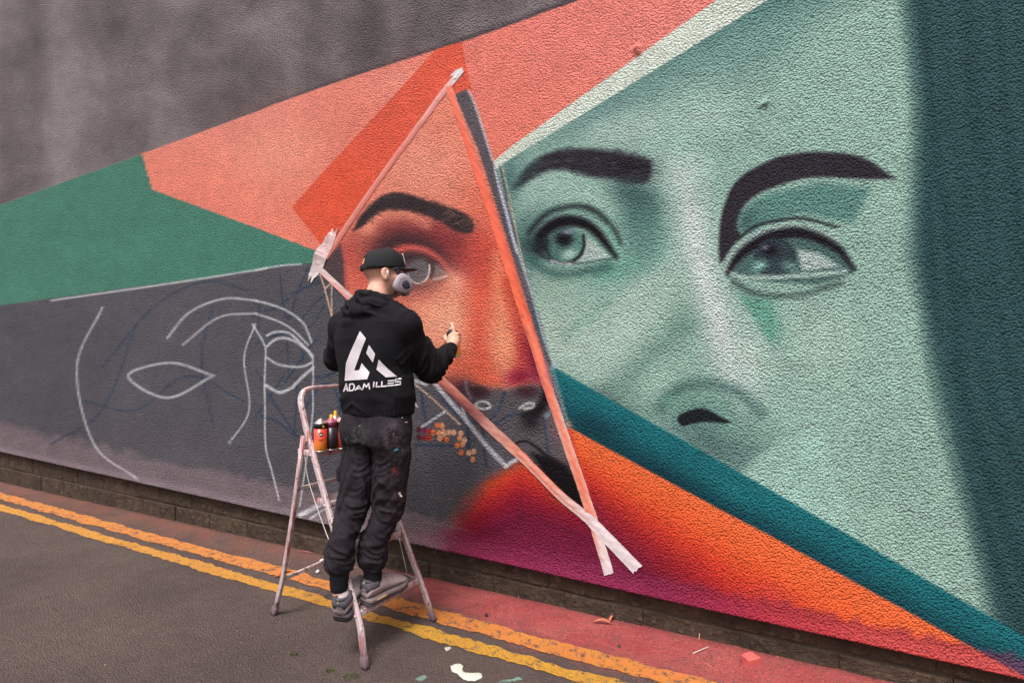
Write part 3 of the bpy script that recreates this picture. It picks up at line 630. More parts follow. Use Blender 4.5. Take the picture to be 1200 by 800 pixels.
# patchy darker brown close along the foot of the wall
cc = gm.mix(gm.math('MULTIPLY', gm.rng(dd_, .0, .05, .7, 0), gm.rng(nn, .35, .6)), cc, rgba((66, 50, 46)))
gm.set('Base Color', cc)
hh = gm.math('ADD', gm.math('MULTIPLY', agg, -.7), gm.math('ADD', gm.math('MULTIPLY', fine, 1.3), gm.math('MULTIPLY', mid, .45)))
gm.bump(hh, 1.0, .018)
road_me = mesh([(-60, -.4, 0), (60, -.4, 0), (60, 70, 0), (-60, 70, 0)], [(0, 3, 2, 1)])
road = link('road', road_me, gm.m, smooth=False); road.location = (0, W0, 0); road.rotation_euler = (0, 0, 0)
road.matrix_world = Matrix.Translation((0, W0, 0)) @ Matrix(((DIR.x, NRM.x, 0, 0), (DIR.y, NRM.y, 0, 0), (0, 0, -1, 0), (0, 0, 0, 1))) 
tag(road, kind='structure')

# double yellow lines, worn and sprayed over
def yellow(d0, slope, w, seed, wear, tint):
    r = random.Random(seed); us = np.arange(-11, 4.5, .018); vs = []; fs = []
    e0 = e1 = 0
    for i, u in enumerate(us):
        e0 = e0*.80+r.uniform(-1, 1)*.0075; e1 = e1*.80+r.uniform(-1, 1)*.0075
        c = d0+slope*u; vs += [wall(u, .004, c-w/2+e0), wall(u, .004, c+w/2+e1)]
        if i: fs.append((2*i-2, 2*i, 2*i+1, 2*i-1)[::-1])
    q = M('road_paint', .8, .25)
    mr = q.n.new('ShaderNodeMapping'); mr.vector_type = 'POINT'; mr.inputs['Rotation'].default_value = (0, 0, math.atan2(WS, 1)); q.t.links.new(q.co, mr.inputs['Vector']); ul = q.sep(mr.outputs[0])[0]
    nn = q.noise(20, 6, .8); fn = q.noise(120, 4, .75); bn = q.noise(3, 4, .6)
    base = q.mix(q.rng(bn, .3, .7), rgba((186, 134, 50)), rgba((206, 160, 46)))
    base = q.mix(q.math('MULTIPLY', q.rng(fn, .46, .62), .75), base, rgba((140, 96, 46)))
    ov = q.math('MULTIPLY', tint, q.rng(q.noise(4, 5, .6), .3, .6, .5, 1)); base = q.mix(ov, base, rgba((206, 112, 62)))
    ov2 = q.rng(ul, -3.2, -1.6, .45, 0); base = q.mix(ov2, base, rgba((196, 128, 66)))
    wn = q.rng(q.math('ADD', q.math('MULTIPLY', nn, .75), q.math('MULTIPLY', fn, .25)), wear, wear+.06)
    asp = q.mix(q.rng(fn, .4, .65), rgba((112, 84, 76)), rgba((78, 62, 60)))
    q.set('Base Color', q.mix(wn, base, asp)); q.bump(q.math('ADD', fn, nn), 1.0, .010)
    o = link('yellow_line', mesh(vs, fs), q.m, smooth=False); return tag(o, kind='structure')
yellow(.380, .0195, .108, 1, .515, .8); yellow(.545, .0185, .084, 2, .53, .10)
# ================================================================ masking tape on the wall
tm = M('masking_tape', .7, .3)
tn = tm.noise(60, 4, .6); ta = tm.attr()
tm.set('Base Color', tm.mix(tm.rng(tn, .3, .7), tm.mix(1., ta, (.86, .86, .86, 1), 'MULTIPLY'), ta)); tm.bump(tm.noise(170, 3), .35, .004)
WHITE, PINK, CORAL, ORNG = (226, 206, 204), (232, 168, 160), (228, 112, 92), (234, 98, 62)
def tape(path, widths, cols, label, off, seed, ragged=.0, wob=1.):
    """path in photo pixels along the strip; cols = [(t, left edge colour, right edge colour)]"""
    r = np.random.default_rng(seed); P = np.array(path, float); L = np.r_[0, np.cumsum(np.hypot(*np.diff(P, axis=0).T))]; n = max(int(L[-1]/2.2), 8)
    ts = np.linspace(0, 1, n); xs = np.interp(ts*L[-1], L, P[:, 0]); ys = np.interp(ts*L[-1], L, P[:, 1]); ws = np.interp(ts, np.linspace(0, 1, len(widths)), widths)
    k = 7; vs = []; cs = []; fs = []
    nz = np.convolve(r.normal(size=n+8), np.ones(5)/5, 'valid')[:n]; nw = np.convolve(r.normal(size=n+8), np.ones(9)/9, 'valid')[:n] if n > 8 else np.zeros(n)
    streak = np.convolve(r.normal(size=k+2), np.ones(3)/3, 'valid')
    tx, ty = np.gradient(xs), np.gradient(ys); ln = np.hypot(tx, ty); nxv, nyv = -ty/ln, tx/ln
    for i in range(n):
        nx, ny = nxv[i], nyv[i]
        for j in range(k):
            f = j/(k-1)-.5; end = (r.uniform(-1, 1)*ragged if i in (0, n-1) else 0)
            x = xs[i]+nx*ws[i]*f+nw[i]*.9*wob+tx[i]/ln[i]*end; y = ys[i]+ny*ws[i]*f+nw[i]*.5*wob+ty[i]/ln[i]*end
            u, v = pix_wall(x, y, WALL_OUT)
            lift = (.0011*nz[i]*(1+f)+.0005*math.sin(f*9+i*.7))*wob**2
            vs.append(wall(u, v, wall_face(u, v)+.0016+off*.18+max(lift, -.001)))
            ca = np.array([np.interp(ts[i]+streak[j]*.06, [c[0] for c in cols], [c[1][q] for c in cols]) for q in range(3)])
            cb = np.array([np.interp(ts[i]+streak[j]*.06, [c[0] for c in cols], [c[2][q] for c in cols]) for q in range(3)])
            g = np.clip(f+.5+streak[j]*.55+nw[i]*.25, 0, 1); cs.append(lin((ca*(1-g)+cb*g)*(1+.03*nz[i]+.05*streak[j])))
    for i in range(n-1):
        for j in range(k-1): fs.append((i*k+j, (i+1)*k+j, (i+1)*k+j+1, i*k+j+1))
    me = mesh(vs, fs); setcol(me, np.clip(np.array(cs)*.80, 0, .9))
    o = link('masking_tape', me, tm.m, smooth=False); so = o.modifiers.new('thick', 'SOLIDIFY'); so.thickness = .0008; so.offset = 0
    return tag(o, label, 'tape', 'strips of masking tape on the mural')
tape([(541, 84), (525, 102), (452, 200), (394, 284), (381, 303)], [6.5, 6.5, 6.2, 6], [(0, (240, 226, 228), (244, 236, 236)), (.08, (226, 140, 132), (232, 190, 186)), (.4, (214, 112, 100), (228, 142, 130)), (1, (214, 120, 108), (224, 152, 142))], 'pink streaked tape strip on the upper left side of the orange face', .004, 1, 2)
tape([(526, 101), (560, 200), (596, 308), (620, 383)], [7.5, 9, 11, 11.5], [(0, (232, 132, 112), (232, 116, 92)), (.3, (232, 112, 88), (230, 96, 70)), (1, (228, 92, 64), (236, 106, 72))], 'orange sprayed tape strip between the orange brow and the green eye', .008, 2, 1.5)
tape([(615, 368), (641, 450), (664, 516), (692, 600), (714.5, 673)], [11.5, 11, 11, 11, 11.5], [(0, (214, 84, 62), (240, 124, 92)), (.25, (206, 96, 110), (240, 128, 96)), (.4, (228, 190, 188), (238, 120, 84)), (.7, (226, 178, 170), (234, 116, 86)), (.82, (220, 196, 198), (228, 130, 104)), (.92, (226, 210, 212), (226, 196, 192)), (1, (232, 220, 222), (228, 206, 206))], 'orange and white tape strip ending low on the plum paint', .012, 3, 1)
tape([(373, 314), (410, 348.5), (470, 403), (530, 457), (580, 506), (615, 538)], [6.5, 8, 9, 10, 11, 11], [(0, (226, 206, 204), (220, 180, 176)), (.2, (220, 176, 172), (232, 128, 108)), (.5, (234, 148, 120), (214, 116, 96)), (.72, (200, 120, 110), (120, 56, 60)), (.82, (226, 166, 150), (206, 140, 128)), (1, (230, 120, 92), (226, 160, 144))], 'tape strip along the unfinished lower left edge of the orange face', .006, 4, 1.5)
tape([(607, 530), (660, 583), (690, 607), (720, 638), (747, 666)], [10, 10, 11, 13, 14], [(0, (234, 96, 66), (226, 176, 166)), (.35, (236, 110, 80), (226, 190, 184)), (.55, (222, 180, 178), (226, 204, 204)), (.7, (226, 208, 210), (226, 212, 214)), (1, (228, 214, 218), (228, 214, 216))], 'white tape strip crossing over another low on the plum paint', .017, 5, 1.2)
tape([(392, 269), (381, 292), (372, 310), (365, 326)], [6, 13, 15, 8], [(0, (236, 190, 190), (236, 200, 198)), (.35, (232, 190, 188), (230, 200, 198)), (.7, (220, 200, 198), (196, 180, 178)), (1, (228, 216, 214), (206, 196, 194))], 'short crumpled white tape scrap at the left corner of the orange face', .013, 6, 5, 2.4)
tape([(543, 82), (536, 87), (531, 92)], [5, 9, 7], [(0, (246, 240, 240), (240, 228, 230)), (1, (240, 222, 222), (236, 206, 204))], 'folded white tape end at the top tip of the orange triangle', .014, 7, 2, 2)

# ================================================================ step ladder
P1 = px(428, 783, 870/373); P2 = px(508, 727, 870/317); P3 = px(320, 720, 870/310)
for p in (P1, P2, P3): p.z = 0
ET = P3-P1; ES = P2-P1                         # depth (front to back) and width of the ladder
def lad(t, s, h): return P1+ET*t+ES*s+Vector((0, 0, h))
ladder = empty('step_ladder', (P1+P2+P3+(P2+P3-P1))/4, 'paint spattered aluminium step ladder under the painter by the wall', 'ladder')
am = M('spattered_aluminium', .45, .4)
n1 = am.noise(9, 5, .6); n2 = am.noise(38, 5, .7); v1 = am.vor(34, 'F1'); vc = am.vor(34, 'F1', 'Color'); st = am.noise(30, 4, .7, am.map((1, 1, .12)))
cc = am.mix(am.rng(n1, .35, .65), rgba((186, 162, 163)), rgba((208, 188, 188)))
cc = am.mix(am.rng(st, .52, .60), cc, rgba((168, 112, 112)))
cc = am.mix(am.rng(n2, .58, .62), cc, rgba((112, 90, 92)))
hue = am.n.new('ShaderNodeHueSaturation'); am.t.links.new(vc, hue.inputs['Color']); hue.inputs['Saturation'].default_value = 1.1; hue.inputs['Value'].default_value = .75
cc = am.mix(am.math('MULTIPLY', am.rng(v1, .16, .20, 1, 0), am.rng(am.sep(vc)[1], .70, .74)), cc, am.mix(.5, hue.outputs[0], rgba((206, 120, 70))))
am.set('Base Color', cc); am.set('Metallic', .15); am.bump(n2, .3, .003); alu = am.m
rub = plain('rubber', (98, 78, 86), .8, .3, .2, 60)
tread = plain('tread_grey', (106, 92, 92), .85, .25, .25, 50, .6)
LP = []   # rail positions: front leg line in (t,h)
def front_t(h): return .05*h/.174 if h < .174 else .05+(h-.174)*.675/(1.20-.174)
def near_s(h): return .012*min(h/.2, 1)+.02*max(h-.2, 0)
def far_s(h): return 1-.085*min(h/.18, 1)-.13*max(h-.18, 0)
hs_ = [.03, .10, .174, .26, .5, .8, 1.05]
near = [lad(front_t(h), near_s(h), h) for h in hs_]; far = [lad(front_t(h), far_s(h), h) for h in hs_]
top_n = lad(.745, near_s(1.24)+.02, 1.245); top_f = lad(.745, far_s(1.24)-.02, 1.245)
rail = near[:-1]+fillet([near[-1], top_n, top_f, far[-1]], .10, 8)+far[::-1][1:]
def rail_sweep(name, path, sec, parent, mat=alu):
    ax = ET.normalized(); path = [Vector(p) for p in path]
    return adopt(link(name, sweep(path, sec, up=ax.cross(Vector((0, 0, 1))) if False else ax), mat), parent)
rail_sweep('front_frame', rail, rrect(.020, .031, .0045), ladder)
def rear_t(h): return np.interp(h, [0, .21, .6, 1.03], [1, .895, .775, .665])
for sfun, nm in ((lambda h: .0+.04*h, 'rear_leg'), (lambda h: 1-.14*h, 'rear_leg')):
    pth = [lad(rear_t(h), sfun(h)+.01, h) for h in (.03, .1, .21, .4, .6, .8, 1.0)]
    rail_sweep(nm, pth, rrect(.019, .027, .004), ladder)
for h, th in ((.215, .018), (.715, .018)):
    a, b = lad(rear_t(h), .04*h+.012, h), lad(rear_t(h), 1-.14*h, h); adopt(link('rear_brace', sweep([a, b], rrect(.012, .022, .004)), alu), ladder)
def cup(p, d, nm='foot'):
    ax = d.normalized(); o = link(nm, mesh(*(lambda q: ([v.co for v in q.vertices], [tuple(f.vertices) for f in q.polygons]))(sweep([p-Vector((0, 0, p.z)), p-Vector((0, 0, p.z))+ax*.016, p-Vector((0, 0, p.z))+ax*.055], rrect(.025, .036, .006), up=ET.normalized(), scale=[1.06, 1.0, .98]))), rub); adopt(o, ladder)
cup(lad(0, near_s(0), 0), near[1]-near[0]); cup(lad(0, 1, 0), far[1]-far[0])
cup(lad(1, .01, 0), lad(rear_t(.2), .02, .2)-lad(1, .01, 0)); cup(lad(1, 1.0, 0), lad(rear_t(.2), .98, .2)-lad(1, 1., 0))
def stepbox(h, t0, t1, s0, s1, name):
    th = .032
    fr = [lad(t0, s0, h-th), lad(t0, s1, h-th), lad(t1, s1, h-th), lad(t1, s0, h-th)]; tp = [q+Vector((0, 0, th)) for q in fr]
    o = adopt(link(name, bevel_mesh(hexa(fr+tp), .005), alu), ladder)
    nr = 5; w = (t1-t0)/(nr+.6)
    for i in range(nr):      # ribbed tread strips
        ta_, tb_ = t0+w*(i+.35), t0+w*(i+1.15)
        q = [lad(ta_, s0+.03, h-.001), lad(tb_, s0+.03, h-.001), lad(tb_, s1-.03, h-.001), lad(ta_, s1-.03, h-.001)]
        g = link('tread_rib', hexa([q[0], q[3], q[2], q[1]]+[p+Vector((0, 0, .0035)) for p in (q[0], q[3], q[2], q[1])]), tread, smooth=False)
        g.parent = o
    return o
SH = [.233, .466, .70]
for h in SH: stepbox(h, front_t(h)-.012, front_t(h)+.125, near_s(h)+.02, far_s(h)-.02, 'step')
PLAT = .931
stepbox(PLAT, front_t(PLAT)-.02, front_t(PLAT)+.195, near_s(PLAT)+.02, far_s(PLAT)-.02, 'platform')
for hh_ in SH+[PLAT, 1.0]:
    for s_ in (near_s(hh_)-.022, far_s(hh_)+.022):
        adopt(link('rivet', lathe([(.007, 0), (.007, .003), (.004, .005)], 8, ES.normalized()*(1 if s_ > .5 else -1), lad(front_t(hh_), s_, hh_-.015)), alu), ladder)
cm = plain('cord_white', (206, 196, 190), .9, .2)
def cord(pts, r=.0022): adopt(link('cord', sweep(curve3(pts), circ(r, 6)), cm), ladder)
cord([lad(front_t(PLAT)+.12, .06, PLAT-.03), lad(front_t(PLAT)+.10, .09, .76), lad(.46, .10, .52), lad(.34, .10, .42)])
cord([lad(front_t(.70)+.02, .93, .64), lad(.30, .93, .40), lad(.2, .9, .236)])

# ================================================================ spray cans
def can_mat(name, c, c2, z0, z1, rough=.35):
    m = M(name, rough, .5); z = m.sep()[2]; n = m.noise(30, 4)
    base = m.mix(m.rng(z, z0, z1), rgba(c2), rgba(c)); m.set('Base Color', m.mix(m.rng(n, .6, .75, 0, .35), base, rgba((60, 46, 44)))); return m.m
metal = plain('can_metal', (196, 186, 184), .3, .6, .1, 40, metal=.8); black = plain('black_plastic', (30, 27, 30), .5, .4); yel = plain('yellow_plastic', (232, 164, 36), .5, .4); whitep = plain('white_plastic', (222, 214, 210), .5, .4)
def spray_can(loc, axis, mat, band, capm, dome, label, group=None, ink=False, cap_h=.016, face=None):
    o = empty('spray_can', loc, label, 'spray can', group)
    q = Vector((0, 0, 1)).rotation_difference(Vector(axis).normalized()); o.rotation_mode = 'QUATERNION'; o.rotation_quaternion = q
    R = .0325
    def part(nm, prof, m_): p = link(nm, lathe(prof, 24), m_); p.parent = o; return p
    part('body', [(R-.003, 0), (R, .003), (R, .118)], mat); part('base_rim', [(R-.002, -.0005), (R+.0008, .001), (R+.0008, .005), (R-.001, .0055)], metal)
    part('shoulder_band', [(R+.0003, .117), (R+.0003, .139), (R-.001, .142)], band)
    part('dome', [(R-.001, .1405), (R+.0006, .143), (R-.003, .1475), (.022, .155), (.015, .159), (.0145, .162)], dome)
    nz = part('nozzle', [(.010, .1605), (.010, .164), (.0085, .166), (.008, .164+cap_h), (.006, .166+cap_h)], capm)
    if ink and face is not None:
        f = q.inverted() @ Vector(face); a0 = math.atan2(f.y, f.x)
        def patch(nm, a, b, z0, z1, m_, r=R+.0006, disc=False):
            vs = []; fs = []; k = 10
            for i in range(k+1):
                t = i/k; aa = a0+a+(b-a)*t
                hz = math.sqrt(max(0, 1-(2*t-1)**2)) if disc else 1
                zc = (z0+z1)/2; vs += [(r*math.cos(aa), r*math.sin(aa), zc-(z1-z0)/2*hz), (r*math.cos(aa), r*math.sin(aa), zc+(z1-z0)/2*hz)]
                if i: fs.append((2*i-2, 2*i, 2*i+1, 2*i-1))
            p = link(nm, mesh(vs, fs), m_); p.parent = o
        patch('emblem', -.36, .36, .078, .101, black, disc=True)
        for i in range(3):      # the pale three-peaked mark inside the round emblem
            patch('emblem_mark', -.2+i*.14, -.1+i*.14, .084, .092+.003*(i == 1), whitep, R+.0011)
        for i in range(8): patch('lettering', -.40+i*.10, -.33+i*.10, .060, .0645, black, R+.0006)
        patch('lettering', -.28, .28, .0535, .0550, black); patch('lettering', -.15, .12, .012, .0145, black); patch('price_mark', .22, .5, .123, .134, yel, R+.0012)
    return o
ptop = PLAT+.0028
def on_plat(x, Z): v = px(x, 0, Z); v.z = ptop; return v
G = 'spray cans standing on the ladder platform'
c1 = on_plat(375.7, 2.62)
spray_can(c1, (0, 0, 1), can_mat('can_red_orange', (206, 62, 44), (226, 134, 44), .02, .075), black, metal, metal, 'red to orange spray can with round black emblem on the ladder platform', G, True, -.002, (-c1).normalized()+Vector((.05, 0, 0)))
c2 = on_plat(388.2, 2.665)
spray_can(c2, (0, 0, 1), can_mat('can_plum', (44, 32, 40), (40, 30, 36), .02, .1), can_mat('band_plum', (110, 48, 74), (110, 48, 74), 0, 1), yel, can_mat('dome_plum', (150, 74, 96), (150, 74, 96), 0, 1), 'dark plum spray can with yellow nozzle on the ladder platform', G)
c3 = on_plat(400.5, 2.70)
spray_can(c3, (0, 0, 1), can_mat('can_red', (136, 40, 34), (150, 50, 36), .02, .1), can_mat('band_dark', (40, 26, 28), (40, 26, 28), 0, 1), black, can_mat('dome_pink', (206, 150, 146), (206, 150, 146), 0, 1), 'dark red spray can with pale dome and black nozzle beside the painter', G)
c4 = on_plat(393.0, 2.775)
spray_can(c4, (0, 0, 1), can_mat('can_white', (206, 190, 184), (206, 190, 184), .02, .1), can_mat('band_white', (222, 208, 204), (222, 208, 204), 0, 1), yel, metal, 'pale spray can with yellow nozzle at the back of the ladder platform', G, cap_h=.022)

# ================================================================ small things on the road
def ground_px(x, y):
    Z = CAM_H*FPX/(y-HOR); v = px(x, y, Z); v.z = 0; return v
def splat(pts, c, label, seed, h=.0022):
    r = random.Random(seed); vs = [ground_px(*p) for p in curve(list(pts)+[pts[0]], 5)[:-1]]
    vs = [v+Vector((r.uniform(-1, 1), r.uniform(-1, 1), 0))*.003 for v in vs]; n = len(vs); cc_ = sum(vs, Vector())/n
    nx_ = [(vs[(i+1) % n]-vs[i-1]).normalized() for i in range(n)]; nx_ = [Vector((-t.y, t.x, 0)) for t in nx_]; ar = sum(vs[i].x*vs[(i+1) % n].y-vs[(i+1) % n].x*vs[i].y for i in range(n)); sg = 1 if ar > 0 else -1
    V_ = [v+Vector((0, 0, .0005)) for v in vs]+[v+t*.0035*sg+Vector((0, 0, h)) for v, t in zip(vs, nx_)]
    F_ = [(i, (i+1) % n, n+(i+1) % n, n+i) for i in range(n)]+[tuple(n+i for i in t) for t in geometry.tessellate_polygon([V_[n:]])]
    return tag(link('paint_splash', mesh(V_, F_), plain('splash', c, .5, .4, .1, 120, .5)), label, 'paint splash')
splat([(528, 780), (535, 777), (542, 779), (543, 786), (552, 788), (562, 788), (565, 793), (556, 797), (544, 796), (537, 790), (530, 786)], (186, 188, 174), 'thick white paint splash on the road below the yellow lines', 1)
splat([(520, 759), (526, 757), (528, 760), (523, 762)], (170, 162, 154), 'tiny white paint drip between splash and yellow line', 2)
splat([(584, 799), (590, 796), (598, 795.5), (606, 793), (612, 795), (606, 797), (596, 798)], (104, 128, 118), 'faint turquoise paint smear beside the white splash', 3, .0012)
splat([(486, 796), (494, 791), (500, 792), (494, 797)], (100, 122, 112), 'small turquoise paint smear left of the white splash', 4, .0012)
def lump(name, x, y, r, c, label, cat, seed, flat=.6, rough=.9, sink=.15):
    bm = bmesh.new(); bmesh.ops.create_icosphere(bm, subdivisions=2, radius=r); q = random.Random(seed)
    ax = [Vector((q.uniform(-1, 1), q.uniform(-1, 1), q.uniform(-1, 1))).normalized() for _ in range(7)]
    for v in bm.verts:
        for a in ax:
            e = v.co.dot(a)-r*q.uniform(.66, .68)
            if e > 0: v.co -= a*e
        v.co.z *= flat
    zmin = min(v.co.z for v in bm.verts); me = bpy.data.meshes.new(name); bm.to_mesh(me); bm.free()
    o = link(name, me, plain(name+'_mat', c, rough, .2, .2, 90, .6), smooth=False); g = ground_px(x, y); o.location = g+Vector((0, 0, -zmin-r*sink*flat)); o.rotation_euler.z = q.uniform(0, 6)
    return tag(o, label, cat)
_g = ground_px(880, 776); _r = random.Random(8)
_c = [Vector((x*.034+_r.uniform(-.008, .008), y*.024+_r.uniform(-.006, .006), z+_r.uniform(-.005, .005)*(z > .01))) for z in (-.003, .034) for x, y in ((-1, -1), (1, -1), (1, 1), (-1, 1))]
_o = link('brick_rubble', bevel_mesh(hexa(_c), .003), plain('rubble_mat', (198, 92, 88), .95, .1, .25, 60, .9), smooth=False); _o.location = _g; _o.rotation_euler = (0, 0, .5)
tag(_o, 'pink sprayed lump of brick rubble lying near the plinth', 'rubble')
lump('stone', 570, 722, .011, (58, 52, 54), 'small dark stone on the pink sprayed road', 'stone', 12, .9)
lump('stone', 726, 758, .010, (64, 62, 46), 'small greenish stone on the pink road beyond the lines', 'stone', 13)
lump('paper_scrap', 377.5, 657.5, .020, (226, 220, 218), 'white paper scrap by the ladder rear brace', 'litter', 14, .5)
lump('paper_scrap', 372.5, 671, .015, (222, 214, 212), 'round white paper pellet on the upper yellow line', 'litter', 15, .9)
def leaf(x, y, L, w, rot, c, label, name='litter_strip', cat='litter', bend=.01):
    g = ground_px(x, y); vs = []; fs = []; n = 7; d = Vector((math.cos(rot), math.sin(rot), 0)); s_ = Vector((-d.y, d.x, 0))
    for i in range(n):
        t = i/(n-1); ww = w*(.25+math.sin(math.pi*t)**.6*.75)/2; z = .004+bend*math.sin(t*math.pi)
        vs += [g+d*(t-.5)*L+s_*ww+Vector((0, 0, z+.003)), g+d*(t-.5)*L+Vector((0, 0, z)), g+d*(t-.5)*L-s_*ww+Vector((0, 0, z+.004))]
        if i: fs += [(3*i-3, 3*i, 3*i+1, 3*i-2), (3*i-2, 3*i+1, 3*i+2, 3*i-1)]
    o = link(name, mesh(vs, fs), plain(name+'_mat', c, .8, .2, .2, 60)); so = o.modifiers.new('t', 'SOLIDIFY'); so.thickness = .001
    return tag(o, label, cat)
leaf(334, 671.5, .07, .022, .5, (216, 100, 60), 'orange plastic wrapper piece lying on the upper yellow line', 'wrapper')
leaf(327, 675.5, .05, .018, .7, (206, 86, 44), 'dark orange wrapper scrap below the larger wrapper piece', 'wrapper')
leaf(357, 648, .16, .008, -.3, (176, 104, 96), 'thin pinkish torn strip lying at the foot of the plinth', 'torn_strip')
leaf(706, 731, .10, .020, -.2, (196, 120, 92), 'dry curled leaf sprayed orange against the plinth', 'dry_leaf', 'leaf', .02)
leaf(717, 727, .06, .014, .9, (186, 104, 80), 'small dry leaf standing against the plinth', 'dry_leaf', 'leaf', .02)
def twig(pts, c, label, r=.0018):
    p = [ground_px(x, y)+Vector((0, 0, z)) for x, y, z in pts]
    return tag(link('twig', sweep(curve3(p, 4), circ(r, 5)), plain('twig_mat', c, .9, .1)), label, 'twig')
twig([(572, 708, .004), (576, 716, .012), (579, 726, .004)], (190, 100, 90), 'reddish twig beside the small dark stone')
twig([(812, 766, .004), (822, 763, .01), (831, 758, .003)], (206, 190, 182), 'pale twig on the pink road near the rubble')
twig([(822, 775, .003), (829, 780, .008), (836, 784, .003)], (206, 110, 100), 'pink twig on the road below the pale one')
twig([(819, 750, .003), (820, 746, .03), (819, 744, .045)], (198, 150, 128), 'short dry stalk growing at the plinth joint')
twig([(607, 702, .002), (609, 697, .03), (606, 693, .06)], (170, 90, 80), 'red dry stalk growing at the foot of the plinth')
twig([(631, 698, .002), (630, 694, .04), (632, 690, .07)], (160, 84, 76), 'taller red stalk growing at the foot of the plinth')
def moss(x, y, R, seed, label):
    q = random.Random(seed); g = ground_px(x, y); vs = []; fs = []
    for _ in range(160):
        a = q.uniform(0, 6.28); rr = R*math.sqrt(q.random()); b = g+Vector((rr*math.cos(a)*1.6, rr*math.sin(a), 0)); h = q.uniform(.004, .014); t = Vector((q.uniform(-1, 1)*.006, q.uniform(-1, 1)*.006, h)); s_ = Vector((math.cos(a+1), math.sin(a+1), 0))*.0014
        k = len(vs); vs += [b-s_, b+s_, b+t]; fs.append((k, k+1, k+2))
    return tag(link('moss_tuft', mesh(vs, fs), plain('moss_mat', (86, 92, 56), .9, .1)), label, 'moss')
moss(411, 793, .022, 1, 'green moss tuft on the road just below the ladder foot'); moss(387, 786, .013, 2, 'tiny moss tuft left of the bigger moss tuft'); moss(344, 767, .010, 3, 'faint moss speck on the road left of the ladder')
# loose grit, too fine to count
q = np.random.default_rng(9); vs = []; fs = []
for i in range(3000):
    u = q.uniform(-3.2, 2.6); d = abs(q.normal())*.22+.012 if i % 4 else q.uniform(.02, 1.6); r = q.uniform(.0012, .0036)*(1+.6*(q.random() < .08)); c = wall(u, r*.5, d); k = len(vs)
    if c.y < .5: continue
    o6 = [Vector((1, 0, 0)), Vector((0, 1, 0)), Vector((-1, 0, 0)), Vector((0, -1, 0)), Vector((0, 0, .8)), Vector((0, 0, -.6))]
    vs += [c+v*r*q.uniform(.6, 1.3) for v in o6]; fs += [(k+a, k+b, k+4) for a, b in ((0, 1), (1, 2), (2, 3), (3, 0))]+[(k+b, k+a, k+5) for a, b in ((0, 1), (1, 2), (2, 3), (3, 0))]
gr = M('grit', .9, .2); c_ = gr.mix(gr.rng(gr.noise(40, 2), .35, .65), rgba((84, 60, 56)), rgba((176, 136, 128))); gr.set('Base Color', gr.mix(gr.rng(gr.sep()[0], -.6, .2, 0, .75), c_, gr.mix(gr.rng(gr.noise(90, 2), .4, .6), rgba((120, 52, 54)), rgba((216, 104, 100)))))
tag(link('grit', mesh(vs, fs), gr.m, smooth=False), 'loose grit and crumbs scattered over the road', 'grit', kind='stuff')
